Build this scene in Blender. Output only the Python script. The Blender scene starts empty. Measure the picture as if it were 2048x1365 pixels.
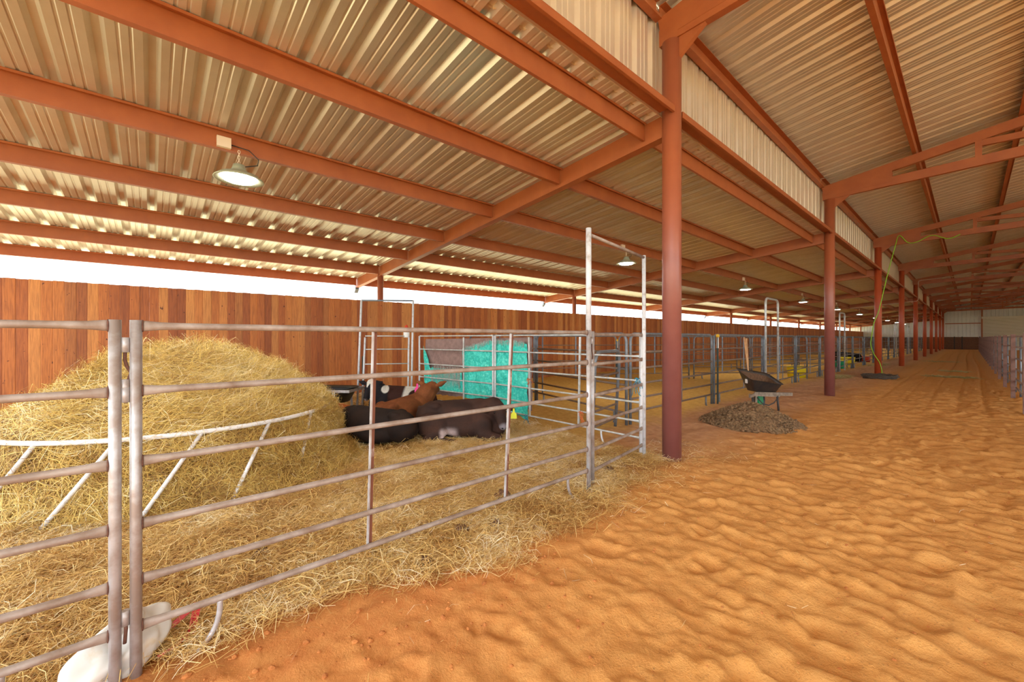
import bpy, bmesh, math, random
import numpy as np
from mathutils import Vector, Matrix, noise as mnoise

random.seed(7)
RNG = np.random.default_rng(7)
S = bpy.context.scene
COL = S.collection
R = math.radians

# ------------------------------------------------------------------ camera, sky, sun, exposure
cam = bpy.data.objects.new('camera', bpy.data.cameras.new('camera'))
COL.objects.link(cam)
cam.location = (2.4246, 0, 1.48)
cam.rotation_euler = (math.pi / 2, 0, 0.8452)
cam.data.sensor_width = 36
cam.data.lens = 811.95 / 2048 * 36
cam.data.shift_y = -5.25 / 2048
cam.data.clip_start = 0.02
cam.data.clip_end = 500
S.camera = cam

w = bpy.data.worlds.new('sky'); S.world = w
w.use_nodes = True
bg = w.node_tree.nodes['Background']
bg.inputs['Color'].default_value = (0.86, 0.94, 1.0, 1)
bg.inputs['Strength'].default_value = 3.2

sun = bpy.data.objects.new('sun', bpy.data.lights.new('sun', 'SUN'))
COL.objects.link(sun)
sun.data.energy = 6.0
sun.data.angle = R(3)
sun.data.color = (1.0, 0.95, 0.86)
sun.rotation_euler = Vector((0.12, 0.42, -0.90)).to_track_quat('-Z', 'Y').to_euler()

S.view_settings.view_transform = 'Standard'
S.view_settings.look = 'None'
S.view_settings.gamma = 1
S.view_settings.use_curve_mapping = False
S.view_settings.exposure = 0.85
S.cycles.use_denoising = True
S.cycles.max_bounces = 8
S.cycles.diffuse_bounces = 6
S.cycles.glossy_bounces = 3
S.cycles.sample_clamp_indirect = 6

# ------------------------------------------------------------------ dimensions
Y1, L, NB = 4.7702, 8.4535, 10          # first column, bay, number of columns
PX = [0.322, 1.8158, 3.4855, 5.1741, 6.8566, 8.5553, 10.2329]   # lean-to purlin lines
def zlean(x): return 4.0522 - 0.0898 * abs(x)      # underside of the lean-to purlins
YA, YB = Y1 - L - 0.3, 81.2                         # building ends
def zmain(x): return 5.742 + 0.155 * (x if x < 7.8 else 15.6 - x)  # underside of main roof sheet
FX = -8.35                                          # plank fence

# ------------------------------------------------------------------ materials
def lin(c):
    return tuple(((v / 255 + 0.055) / 1.055) ** 2.4 if v > 10 else v / 255 / 12.92 for v in c) + (1,)

class NT:
    def __init__(s, name):
        s.m = bpy.data.materials.new(name); s.m.use_nodes = True
        s.t = s.m.node_tree; s.b = s.t.nodes['Principled BSDF']
    def n(s, typ, **kw):
        nd = s.t.nodes.new(typ)
        for k, v in kw.items():
            if k.startswith('_'): setattr(nd, k[1:], v)
            else: nd.inputs[k.replace('__', ' ')].default_value = v
        return nd
    def l(s, a, b): s.t.links.new(a, b)
    def coords(s, scale=(1, 1, 1), rand=False, world=False):
        if world: src = s.n('ShaderNodeNewGeometry').outputs['Position']
        else: src = s.n('ShaderNodeTexCoord').outputs['Object']
        mp = s.n('ShaderNodeMapping'); mp.inputs['Scale'].default_value = scale
        s.l(src, mp.inputs['Vector'])
        if rand:
            oi = s.n('ShaderNodeObjectInfo')
            cx = s.n('ShaderNodeCombineXYZ')
            mu = s.n('ShaderNodeMath', _operation='MULTIPLY'); mu.inputs[1].default_value = 97
            s.l(oi.outputs['Random'], mu.inputs[0])
            for i in range(3): s.l(mu.outputs[0], cx.inputs[i])
            s.l(cx.outputs[0], mp.inputs['Location'])
        return mp.outputs[0]
    def noise(s, vec, scale, detail=4, rough=0.55):
        nd = s.n('ShaderNodeTexNoise', Scale=scale, Detail=detail, Roughness=rough)
        s.l(vec, nd.inputs['Vector']); return nd.outputs['Fac']
    def ramp(s, fac, stops):
        r = s.n('ShaderNodeValToRGB')
        el = r.color_ramp.elements
        while len(el) < len(stops): el.new(0.5)
        for e, (p, c) in zip(el, stops):
            e.position = p; e.color = c if len(c) == 4 else tuple(c) + (1,)
        s.l(fac, r.inputs[0]); return r.outputs[0]
    def mix(s, fac, a, b):
        m = s.n('ShaderNodeMix', _data_type='RGBA')
        for sock, v in ((m.inputs[0], fac), (m.inputs[6], a), (m.inputs[7], b)):
            if hasattr(v, 'is_linked'): s.l(v, sock)
            else: sock.default_value = v
        return m.outputs[2]
    def col(s, v):
        if hasattr(v, 'is_linked'): s.l(v, s.b.inputs['Base Color'])
        else: s.b.inputs['Base Color'].default_value = v
    def bump(s, h, strength=0.3, dist=0.01):
        b = s.n('ShaderNodeBump', Strength=strength, Distance=dist)
        s.l(h, b.inputs['Height']); s.l(b.outputs[0], s.b.inputs['Normal'])
    def set(s, rough=0.6, metal=0.0, spec=None):
        s.b.inputs['Roughness'].default_value = rough
        s.b.inputs['Metallic'].default_value = metal
        if spec is not None: s.b.inputs['Specular IOR Level'].default_value = spec
        return s.m

M = {}
def simple(name, c, rough=0.6, metal=0.0, c2=None, scale=8, bump=0.0, spec=None, thr=(0.35, 0.65), rand=False):
    t = NT(name)
    if c2 is None: t.col(lin(c))
    else:
        f = t.noise(t.coords(rand=rand), scale, 5, 0.6)
        t.col(t.ramp(f, [(thr[0], lin(c)), (thr[1], lin(c2))]))
        if bump: t.bump(f, bump, 0.02)
    M[name] = t.set(rough, metal, spec); return M[name]

simple('red_steel', (168, 92, 46), 0.5, 0, (152, 78, 37), 3.0, 0.0, thr=(0.3, 0.7))
simple('roof_sheet', (222, 212, 196), 0.34, 0.6, (208, 196, 178), 1.2, 0.0)
simple('siding_sheet', (226, 208, 184), 0.36, 0.5, (214, 194, 168), 1.5)
simple('white_siding', (222, 222, 214), 0.5, 0.1, (206, 204, 192), 0.5)
simple('galvanized', (188, 186, 188), 0.45, 0.35, (160, 146, 138), 9, 0.0, thr=(0.38, 0.62), rand=True)
simple('dusty_rail', (172, 158, 148), 0.55, 0.2, (132, 110, 94), 7, 0.0, thr=(0.36, 0.66), rand=True)
simple('pale_pipe', (206, 208, 206), 0.4, 0.3, (172, 172, 166), 10, 0.0, rand=True)
simple('rust', (112, 74, 58), 0.85, 0, (84, 54, 44), 60)
simple('rusty_brace', (112, 62, 40), 0.75, 0, (170, 146, 132), 4, thr=(0.54, 0.6), rand=True)
simple('white_paint', (206, 206, 208), 0.5, 0, (176, 166, 158), 16, thr=(0.52, 0.72))
simple('ring_white', (230, 228, 226), 0.5, 0, (186, 172, 160), 16, thr=(0.55, 0.72))
simple('blue_pipe', (132, 138, 144), 0.45, 0.3, (104, 108, 114), 7, rand=True)
simple('brown_rail', (136, 110, 88), 0.6, 0.1, (108, 92, 82), 6, rand=True)
simple('black_plastic', (34, 36, 40), 0.35)
simple('dark_tray', (52, 52, 56), 0.45, 0, (82, 72, 64), 7)
simple('mud', (112, 82, 58), 0.95, 0, (84, 58, 40), 22, 0.5)
simple('manure', (154, 122, 86), 1.0, 0, (100, 76, 52), 30, 0.6)
simple('clump', (120, 84, 56), 1.0, 0, (92, 62, 42), 40, 0.6)
simple('old_wood', (150, 134, 116), 0.8, 0, (112, 98, 84), 14)
simple('handle_wood', (206, 160, 112), 0.6, 0, (180, 132, 90), 10)
simple('dark_metal', (66, 62, 60), 0.5, 0.3)
simple('gray_metal', (118, 122, 128), 0.5, 0.3)
simple('lamp_shell', (172, 176, 150), 0.45, 0.2)
simple('box_white', (226, 206, 182), 0.5)
simple('cable_black', (40, 36, 32), 0.6)
simple('old_hose', (92, 80, 68), 0.7)
simple('yellow_hose', (150, 150, 30), 0.5)
simple('green_hose', (140, 200, 30), 0.45)
simple('conduit', (196, 172, 150), 0.5)
simple('yellow_tub', (226, 204, 30), 0.45)
simple('green_tub', (20, 150, 96), 0.45)
simple('red_tub', (205, 70, 44), 0.45)
simple('pink_tag', (240, 60, 150), 0.5)
simple('yellow_tag', (222, 224, 50), 0.5)
simple('yellow_cap', (224, 178, 40), 0.5)
simple('green_post', (60, 72, 66), 0.6)
simple('orange_twine', (206, 106, 52), 0.8)
simple('blue_twine', (52, 140, 168), 0.8)
simple('white_plastic', (216, 213, 206), 0.4, 0, (200, 180, 140), 9, thr=(0.56, 0.75))
simple('red_plastic', (214, 66, 72), 0.4, 0, (182, 50, 54), 12)
simple('brown_tarp', (146, 116, 106), 0.6, 0, (124, 96, 88), 12, 0.3)
simple('frayed', (172, 186, 178), 0.8, 0, (150, 136, 126), 60, thr=(0.4, 0.6))
simple('label_white', (228, 226, 220), 0.6)
simple('door_sheet', (206, 198, 178), 0.5)
simple('pebble', (178, 128, 84), 0.9, 0, (120, 92, 74), 3, rand=True)
simple('clod', (202, 130, 68), 0.95, 0, (170, 100, 48), 20)
simple('dark_post', (60, 52, 46), 0.7)
simple('fence_post', (140, 104, 90), 0.75, 0, (112, 82, 72), 9)
simple('dark_wood', (126, 78, 42), 0.8, 0, (88, 52, 30), 12)
simple('hoof', (150, 96, 66), 0.6)
simple('eye', (16, 12, 12), 0.15)
simple('dry_ground', (188, 182, 150), 0.95, 0, (166, 160, 120), 0.6)

t = NT('turquoise_tarp')
v = t.coords((1, 1, 1)); f = t.noise(v, 26, 6, 0.7)
t.col(t.ramp(f, [(0.38, lin((34, 174, 158))), (0.56, lin((60, 206, 186))), (0.72, lin((160, 226, 212)))]))
t.bump(t.noise(v, 14, 5, 0.6), 0.7, 0.03)
M['turquoise_tarp'] = t.set(0.45)

# column paint: orange primer above, blending to mauve towards the foot
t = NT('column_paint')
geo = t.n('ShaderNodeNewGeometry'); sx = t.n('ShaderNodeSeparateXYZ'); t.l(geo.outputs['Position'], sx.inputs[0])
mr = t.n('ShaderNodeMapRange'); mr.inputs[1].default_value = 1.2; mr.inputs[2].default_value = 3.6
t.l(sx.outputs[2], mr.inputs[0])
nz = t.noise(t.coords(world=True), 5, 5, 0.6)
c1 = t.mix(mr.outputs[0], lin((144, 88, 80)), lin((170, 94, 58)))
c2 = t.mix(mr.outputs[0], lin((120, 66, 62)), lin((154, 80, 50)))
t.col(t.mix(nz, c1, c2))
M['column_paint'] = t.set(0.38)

t = NT('column_orange')
t.col(t.mix(t.noise(t.coords(world=True), 4, 5, 0.6), lin((188, 84, 44)), lin((168, 72, 40))))
M['column_orange'] = t.set(0.42)

# cedar plank: every plank its own tone, stretched grain, knots
t = NT('cedar_plank')
oi = t.n('ShaderNodeObjectInfo')
base = t.ramp(oi.outputs['Random'], [(0.0, lin((150, 78, 30))), (0.3, lin((172, 94, 38))), (0.55, lin((188, 110, 46))), (0.8, lin((206, 136, 68))), (1.0, lin((142, 70, 26)))])
g = t.noise(t.coords((22, 22, 1.2), rand=True), 3, 6, 0.6)
gr = t.ramp(g, [(0.3, (0.62, 0.55, 0.5)), (0.6, (1.05, 1.05, 1.05))])
mm = t.n('ShaderNodeMix', _data_type='RGBA', _blend_type='MULTIPLY'); mm.inputs[0].default_value = 1
t.l(base, mm.inputs[6]); t.l(gr, mm.inputs[7])
kn = t.noise(t.coords((17, 17, 12), rand=True), 1.0, 2, 0.5)
kf = t.ramp(kn, [(0.70, (0, 0, 0)), (0.75, (1, 1, 1))])
t.col(t.mix(kf, mm.outputs[2], lin((84, 36, 16))))
t.bump(g, 0.3, 0.006)
M['cedar_plank'] = t.set(0.6)

t = NT('cedar_far')
sx_ = t.n('ShaderNodeSeparateXYZ'); t.l(t.coords(), sx_.inputs[0])
q_ = t.n('ShaderNodeMath', _operation='MULTIPLY'); q_.inputs[1].default_value = 1 / 0.1415; t.l(sx_.outputs[1], q_.inputs[0])
fl_ = t.n('ShaderNodeMath', _operation='FLOOR'); t.l(q_.outputs[0], fl_.inputs[0])
wn = t.n('ShaderNodeTexWhiteNoise', _noise_dimensions='1D'); t.l(fl_.outputs[0], wn.inputs['W'])
t.col(t.ramp(wn.outputs['Value'], [(0.0, lin((146, 76, 30))), (0.5, lin((172, 96, 40))), (0.8, lin((196, 124, 58))), (1.0, lin((138, 68, 26)))]))
M['cedar_far'] = t.set(0.65)

# straw and hay: a tone per strand
def straw_mat(name, stops):
    t = NT(name)
    a = t.n('ShaderNodeAttribute', _attribute_name='tone')
    t.col(t.ramp(a.outputs['Fac'], [(p, lin(c)) for p, c in stops]))
    M[name] = t.set(0.6, 0, 0.3)
straw_mat('straw', [(0, (150, 100, 50)), (0.25, (196, 150, 80)), (0.55, (224, 186, 112)), (0.8, (238, 212, 148)), (1, (248, 236, 204))])
straw_mat('hay', [(0, (140, 102, 52)), (0.25, (188, 148, 74)), (0.55, (214, 180, 94)), (0.8, (230, 203, 122)), (1, (244, 232, 190))])
straw_mat('green_hay', [(0, (150, 140, 80)), (0.5, (176, 172, 112)), (1, (206, 206, 150))])
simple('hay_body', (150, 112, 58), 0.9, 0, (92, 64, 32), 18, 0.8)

# coat: colours held in a point attribute
t = NT('coat')
a = t.n('ShaderNodeAttribute', _attribute_name='coat')
f = t.noise(t.coords((1, 1, 1)), 40, 4, 0.7)
t.col(t.mix(t.ramp(f, [(0.3, (0.0, 0, 0)), (0.8, (0.4, 0.4, 0.4))]), a.outputs['Color'], (0.012, 0.008, 0.006, 1)))
t.bump(f, 0.25, 0.006)
M['coat'] = t.set(0.8, 0, 0.16)

t = NT('lamp_glow')
t.b.inputs['Emission Color'].default_value = (1, 1, 0.93, 1); t.b.inputs['Emission Strength'].default_value = 14
t.col((0.9, 0.9, 0.9, 1)); M['lamp_glow'] = t.set(0.5)

# ground: orange arena sand, trodden brown strip, ochre pen floor, straw-brown pen near the gate
t = NT('ground')
pos = t.coords(world=True)
sp = t.n('ShaderNodeSeparateXYZ'); t.l(pos, sp.inputs[0])
wob = t.noise(pos, 1.6, 4, 0.6); wob2 = t.noise(pos, 7, 5, 0.65)
def madd(a, b, k):
    m = t.n('ShaderNodeMath', _operation='MULTIPLY_ADD'); t.l(b, m.inputs[0]); m.inputs[1].default_value = k; t.l(a, m.inputs[2]); return m.outputs[0]
xx = madd(madd(sp.outputs[0], wob, 1.0), wob2, 0.5)         # x + ~0.75
def step(v, a, b):
    m = t.n('ShaderNodeMapRange'); m.inputs[1].default_value = a; m.inputs[2].default_value = b; t.l(v, m.inputs[0]); return m.outputs[0]
fine = t.noise(pos, 60, 5, 0.7); mid = t.noise(pos, 9, 5, 0.6)
sand = t.mix(step(mid, 0.3, 0.75), lin((226, 168, 98)), lin((212, 148, 78)))
sand = t.mix(step(fine, 0.58, 0.8), sand, lin((136, 90, 54)))
spk = t.noise(pos, 150, 2, 0.5)
sand = t.mix(step(spk, 0.70, 0.76), sand, lin((112, 84, 66)))
trod = t.mix(step(mid, 0.35, 0.7), lin((206, 160, 120)), lin((178, 130, 94)))
ochre = t.mix(step(mid, 0.35, 0.7), lin((214, 170, 92)), lin((188, 144, 70)))
ochre = t.mix(step(fine, 0.6, 0.8), ochre, lin((120, 84, 40)))
bed = t.mix(step(mid, 0.35, 0.7), lin((168, 112, 56)), lin((112, 70, 36)))
c = t.mix(step(xx, 0.35, 1.5), trod, sand)
yy = madd(sp.outputs[1], wob2, 0.6)
moist = t.n('ShaderNodeMath', _operation='MULTIPLY'); t.l(step(xx, 2.3, 1.1), moist.inputs[0]); t.l(step(yy, 3.6, 1.6), moist.inputs[1])
sand_n = t.mix(moist.outputs[0], sand, t.mix(step(mid, 0.3, 0.7), lin((216, 150, 86)), lin((196, 122, 66))))
orange_near = t.mix(step(yy, 4.3, 5.8), sand_n, c)             # beside the straw pen the sand runs up to the straw
c = orange_near
c = t.mix(step(xx, -0.9, -0.3), ochre, c)
bedm = t.n('ShaderNodeMath', _operation='MULTIPLY'); 
t.l(step(yy, 5.3, 4.6), bedm.inputs[0]); t.l(step(xx, 1.0, 0.5), bedm.inputs[1])
c = t.mix(bedm.outputs[0], c, bed)
t.col(c); t.bump(fine, 0.6, 0.012)
M['ground'] = t.set(0.95, 0, 0.15)

# ------------------------------------------------------------------ mesh helpers
class MB:
    def __init__(s): s.v, s.f, s.sm, s.mi = [], [], [], []
    def add(s, vs, fs, smooth=False, mi=0):
        o = len(s.v); s.v += [tuple(map(float, p)) for p in vs]
        for f in fs: s.f.append(tuple(i + o for i in f)); s.sm.append(smooth); s.mi.append(mi)
        return s
    def box(s, a, b, mi=0):
        (x0, y0, z0), (x1, y1, z1) = a, b
        vs = [(x0, y0, z0), (x1, y0, z0), (x1, y1, z0), (x0, y1, z0), (x0, y0, z1), (x1, y0, z1), (x1, y1, z1), (x0, y1, z1)]
        return s.add(vs, [(0, 3, 2, 1), (4, 5, 6, 7), (0, 1, 5, 4), (1, 2, 6, 5), (2, 3, 7, 6), (3, 0, 4, 7)], False, mi)
    def beam(s, p, q, wd, ht, up=(0, 0, 1), mi=0):
        p, q, up = Vector(p), Vector(q), Vector(up)
        d = (q - p).normalized(); sd = d.cross(up).normalized(); u = sd.cross(d)
        vs = []
        for c in (p, q):
            for a, b in ((-1, -1), (1, -1), (1, 1), (-1, 1)): vs.append(c + sd * (a * wd / 2) + u * (b * ht / 2))
        return s.add(vs, [(0, 1, 2, 3), (7, 6, 5, 4), (0, 4, 5, 1), (1, 5, 6, 2), (2, 6, 7, 3), (3, 7, 4, 0)], False, mi)
    def tube(s, pts, r, n=8, cap=True, mi=0, sq=None):
        """pts: polyline; r: radius or list; sq: list of (side, up) scale pairs"""
        pts = [Vector(p) for p in pts]; k = len(pts)
        rs = r if isinstance(r, (list, tuple)) else [r] * k
        vs = []; pu = None
        for i, p in enumerate(pts):
            d = (pts[min(i + 1, k - 1)] - pts[max(i - 1, 0)]).normalized()
            if pu is None:
                ref = Vector((0, 0, 1)) if abs(d.z) < 0.9 else Vector((1, 0, 0))
                sd = d.cross(ref).normalized()
            else:
                sd = (pu - d * pu.dot(d)).normalized()
            pu = sd; u = sd.cross(d)
            a_, b_ = sq[i] if sq else (1, 1)
            for j in range(n):
                a = 2 * math.pi * j / n
                vs.append(p + sd * (math.cos(a) * rs[i] * a_) + u * (math.sin(a) * rs[i] * b_))
        fs = []
        for i in range(k - 1):
            for j in range(n):
                fs.append((i * n + j, i * n + (j + 1) % n, (i + 1) * n + (j + 1) % n, (i + 1) * n + j))
        s.add(vs, fs, True, mi)
        if cap:
            o = len(s.v) - k * n
            s.f.append(tuple(o + j for j in range(n))[::-1]); s.sm.append(False); s.mi.append(mi)
            s.f.append(tuple(o + (k - 1) * n + j for j in range(n))); s.sm.append(False); s.mi.append(mi)
        return s
    def lathe(s, prof, n=24, mi=0, ctr=(0, 0, 0), smooth=True):
        vs = [(ctr[0] + r * math.cos(2 * math.pi * j / n), ctr[1] + r * math.sin(2 * math.pi * j / n), ctr[2] + z) for r, z in prof for j in range(n)]
        fs = [(i * n + j, i * n + (j + 1) % n, (i + 1) * n + (j + 1) % n, (i + 1) * n + j) for i in range(len(prof) - 1) for j in range(n)]
        return s.add(vs, fs, smooth, mi)
    def prism(s, poly, y0, y1, mi=0):
        """poly of (x,z) extruded along y"""
        n = len(poly)
        vs = [(x, y0, z) for x, z in poly] + [(x, y1, z) for x, z in poly]
        fs = [tuple(range(n)), tuple(range(2 * n - 1, n - 1, -1))] + [(i, i + n, (i + 1) % n + n, (i + 1) % n) for i in range(n)]
        return s.add(vs, fs, False, mi)
    def mesh(s, name, mats):
        me = bpy.data.meshes.new(name); me.from_pydata(s.v, [], s.f)
        if not isinstance(mats, (list, tuple)): mats = [mats]
        for m in mats: me.materials.append(M[m])
        me.polygons.foreach_set('use_smooth', s.sm); me.polygons.foreach_set('material_index', s.mi)
        me.update(); return me
    def obj(s, name, mats, parent=None, loc=(0, 0, 0), rot=None):
        return link(name, s.mesh(name, mats), parent, loc, rot)

def smooth(pts, k=5):
    P = [Vector(p) for p in pts]; out = []
    for i in range(len(P) - 1):
        a, b, c, d = P[max(i - 1, 0)], P[i], P[i + 1], P[min(i + 2, len(P) - 1)]
        for j in range(k):
            u = j / k
            out.append(0.5 * (2 * b + (c - a) * u + (2 * a - 5 * b + 4 * c - d) * u * u + (3 * b - a - 3 * c + d) * u ** 3))
    return out + [P[-1]]

def link(name, me, parent=None, loc=(0, 0, 0), rot=None):
    o = bpy.data.objects.new(name, me); COL.objects.link(o)
    o.location = loc
    if rot: o.rotation_euler = rot
    if parent is not None: o.parent = parent
    return o

def tag(o, label=None, cat=None, group=None, kind=None):
    if label: o['label'] = label
    if cat: o['category'] = cat
    if group: o['group'] = group
    if kind: o['kind'] = kind
    return o

def thing(name, label, cat, loc=(0, 0, 0), rz=0, group=None, kind=None):
    o = bpy.data.objects.new(name, None); COL.objects.link(o)
    o.location = loc; o.rotation_euler = (0, 0, rz)
    return tag(o, label, cat, group, kind)

def dup(root, loc, rz, label=None, group=None):
    r = root.copy(); COL.objects.link(r); r.location = loc; r.rotation_euler = (0, 0, rz)
    if label: r['label'] = label
    if group: r['group'] = group
    for ch in list(root.children):
        c = ch.copy(); COL.objects.link(c); c.parent = r
        for g in ch.children:
            d = g.copy(); COL.objects.link(d); d.parent = c
    return r

def npmesh(name, V, F, mat, smooth=False, attrs=None):
    me = bpy.data.meshes.new(name)
    V = np.asarray(V, np.float32); F = np.asarray(F, np.int32)
    me.vertices.add(len(V)); me.vertices.foreach_set('co', V.ravel())
    k = F.shape[1]
    me.loops.add(F.size); me.loops.foreach_set('vertex_index', F.ravel())
    me.polygons.add(len(F))
    me.polygons.foreach_set('loop_start', np.arange(0, F.size, k, dtype=np.int32))
    me.polygons.foreach_set('use_smooth', np.full(len(F), smooth))
    me.update(calc_edges=True)
    me.materials.append(M[mat])
    for an, data in (attrs or {}).items():
        if data.ndim == 1:
            a = me.attributes.new(an, 'FLOAT', 'POINT'); a.data.foreach_set('value', data.astype(np.float32))
        else:
            a = me.attributes.new(an, 'FLOAT_COLOR', 'POINT'); a.data.foreach_set('color', data.astype(np.float32).ravel())
    me.validate(); return me

def vnoise(x, y, seed=0):
    """smooth value noise in numpy"""
    x = np.asarray(x, float); y = np.asarray(y, float)
    xi = np.floor(x).astype(np.int64); yi = np.floor(y).astype(np.int64)
    fx = x - xi; fy = y - yi
    fx = fx * fx * fx * (fx * (fx * 6 - 15) + 10); fy = fy * fy * fy * (fy * (fy * 6 - 15) + 10)
    def h(a, b):
        n = (a * 374761393 + b * 668265263 + seed * 974634777) & 0xffffffff
        n = ((n ^ (n >> 13)) * 1274126177) & 0xffffffff
        return ((n ^ (n >> 16)) & 0xffff) / 65535.0
    return (h(xi, yi) * (1 - fx) + h(xi + 1, yi) * fx) * (1 - fy) + (h(xi, yi + 1) * (1 - fx) + h(xi + 1, yi + 1) * fx) * fy
def sstep(v, a, b):
    u = np.clip((v - a) / (b - a), 0, 1); return u * u * (3 - 2 * u)

# dents left by hooves and boots in the loose sand near the panel
DENT = np.stack([RNG.uniform(0.15, 3.0, 260), RNG.uniform(-0.4, 9.0, 260), RNG.uniform(0.035, 0.085, 260), RNG.uniform(0.008, 0.022, 260)], 1)
def ground_h(x, y):
    x = np.asarray(x, float); y = np.asarray(y, float)
    aisle = sstep(x, 0.1, 0.7) * (1 - sstep(x, 4.6, 6))
    near = 1 - sstep(y, 14, 30)
    wx = x + 0.5 * vnoise(x * 0.9, y * 0.9, 1); wy = y + 0.24 * vnoise(x * 1.3, y * 1.3, 2) + 0.12 * x
    n1 = vnoise(wx * 3.1, wy * 5.8, 3); n2 = vnoise(wx * 6.5, wy * 11.5, 4); n3 = vnoise(x * 1.4, y * 1.7, 12)
    ridge = 1 - np.abs(2 * n1 - 1)
    sand = 0.052 * (ridge ** 1.3 - 0.45) * (0.35 + 0.9 * n3) + 0.026 * (np.abs(2 * n2 - 1) - 0.5)
    strong = 0.5 + 0.5 * sstep(x, 0.8, 1.9)
    z = aisle * near * sand * strong
    z = z + aisle * (0.017 * (vnoise(x * 9 + 0.6 * n2, y * 12, 5) - 0.5) + 0.011 * (vnoise(x * 27, y * 27, 6) - 0.5) + 0.006 * (vnoise(x * 55, y * 55, 13) - 0.5)) * near
    trod = sstep(x, -1.8, -0.6) * (1 - sstep(x, 0.3, 1.0)) * sstep(y, 4.0, 5.5) * (1 - sstep(y, 24, 34))
    z = z + trod * 0.06 * (vnoise(x * 3, y * 3.4, 7) - 0.5)
    pen = 1 - sstep(x, -0.6, 0.3)
    z = z + pen * (0.03 * (vnoise(x * 2.2, y * 2.2, 8) - 0.5) + 0.012 * (vnoise(x * 9, y * 9, 9) - 0.5))
    # drag marks running down the aisle
    tr = np.zeros_like(z)
    for gx in (0.95, 1.4, 1.85, 2.3, 2.7):
        tr = tr - 0.022 * np.exp(-((x - gx - 0.06 * np.sin(y * 0.17 + gx)) / 0.05) ** 2)
    z = z + tr * sstep(y, 9, 16) * (1 - sstep(y, 70, 80))
    return z
def ground_dents(x, y, z):
    for cx, cy, r, d in DENT:
        m = (np.abs(x - cx) < 3 * r) & (np.abs(y - cy) < 3 * r)
        if m.any():
            q = ((x[m] - cx) / (r * 1.25)) ** 2 + ((y[m] - cy) / r) ** 2
            z[m] += -d * np.exp(-q * q) + 0.5 * d * np.exp(-(np.sqrt(q) - 1.45) ** 2 / 0.12)
    return z
def gz(x, y): return float(ground_h(np.array([x]), np.array([y]))[0])

# ------------------------------------------------------------------ floor
xs = np.concatenate([np.linspace(-9.4, -2.0, 60)[:-1], np.linspace(-2, 0, 60)[:-1], np.linspace(0, 3.6, 170)[:-1], np.linspace(3.6, 7, 40)[:-1], np.linspace(7, 15.7, 20)])
ys = np.concatenate([np.linspace(-4.2, -1.2, 16)[:-1], np.linspace(-1.2, 7, 330)[:-1], np.linspace(7, 16, 180)[:-1], np.linspace(16, 36, 130)[:-1], np.linspace(36, 82, 80)])
GX, GY = np.meshgrid(xs, ys)
fx_, fy_ = GX.ravel(), GY.ravel()
fz_ = ground_dents(fx_, fy_, ground_h(fx_, fy_))
ny, nx = GX.shape
idx = np.arange(nx * ny).reshape(ny, nx)
F = np.stack([idx[:-1, :-1].ravel(), idx[:-1, 1:].ravel(), idx[1:, 1:].ravel(), idx[1:, :-1].ravel()], 1)
fl = link('floor', npmesh('floor', np.stack([fx_, fy_, fz_], 1), F, 'ground', True))
tag(fl, 'loose orange sand floor of the aisle running into brown dirt pens', kind='structure')
og = MB().box((-80, -60, -0.32), (-9.4, 120, -0.02)).box((-9.4, -60, -0.32), (80, -4.2, -0.02)).box((15.7, -4.2, -0.32), (80, 120, -0.02)).obj('ground_outside', 'dry_ground')
tag(og, 'dry grassy ground outside the plank fence', kind='structure')

# ------------------------------------------------------------------ sheets (ribbed metal)
PITCH = 0.3555
def rib_profile(width):
    pr = []
    for k in range(int(round(width / PITCH))):
        u = k * PITCH
        pr += [(u, 0), (u + 0.034, 0.047), (u + 0.088, 0.047), (u + 0.122, 0)]
        for c in (0.198, 0.28):
            pr += [(u + c - 0.015, 0), (u + c - 0.006, 0.008), (u + c + 0.006, 0.008), (u + c + 0.015, 0)]
    pr.append((width, 0))
    return pr
def sheet_mesh(name, a, b, out, mat, width=3 * PITCH):
    """ribs run from a to b; the width runs along +y; ribs stand proud towards out"""
    a, b, out = Vector(a), Vector(b), Vector(out)
    pr = rib_profile(width); vs = []; 
    for u, h in pr:
        for p in (a, b): vs.append(p + Vector((0, u, 0)) + out * h)
    fs = [(2 * i, 2 * i + 2, 2 * i + 3, 2 * i + 1) for i in range(len(pr) - 1)]
    return MB().add(vs, fs).mesh(name, mat)

W = 3 * PITCH
ceil2 = tag(bpy.data.objects.new('ceiling_lean_to', None), 'low lean-to roof of ribbed tan metal sheets over the pens', kind='structure'); COL.objects.link(ceil2)
ceil1 = tag(bpy.data.objects.new('ceiling', None), 'high main roof of ribbed metal sheets over the sand aisle', kind='structure'); COL.objects.link(ceil1)
PD = 0.22
ml = sheet_mesh('roof_panel', (-10.42, 0, zlean(10.42) + PD), (-0.12, 0, zlean(0.12) + PD), (0, 0, 1), 'roof_sheet')
mm_ = sheet_mesh('roof_panel', (-0.36, 0, zmain(-0.36)), (7.8, 0, zmain(7.8)), (0, 0, 1), 'roof_sheet')
mr_ = sheet_mesh('roof_panel', (7.8, 0, zmain(7.8)), (15.96, 0, zmain(15.96)), (0, 0, 1), 'roof_sheet')
msd = sheet_mesh('siding_panel', (-0.21, 0, 4.27), (-0.21, 0, 5.70), (-1, 0, 0), 'siding_sheet')
wall_c = tag(bpy.data.objects.new('wall_upper', None), 'band of tan ribbed siding between the low and high roofs', kind='structure'); COL.objects.link(wall_c)
y = -4.68
while y < YB:
    link('roof_panel', ml, ceil2, (0, y, 0)); link('roof_panel', mm_, ceil1, (0, y, 0)); link('roof_panel', mr_, ceil1, (0, y, 0)); link('siding_panel', msd, wall_c, (0, y, 0))
    y += W
MB().box((-0.119, YA, 4.225), (-0.108, YB, 4.34)).obj('flashing', 'siding_sheet', wall_c)

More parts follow.
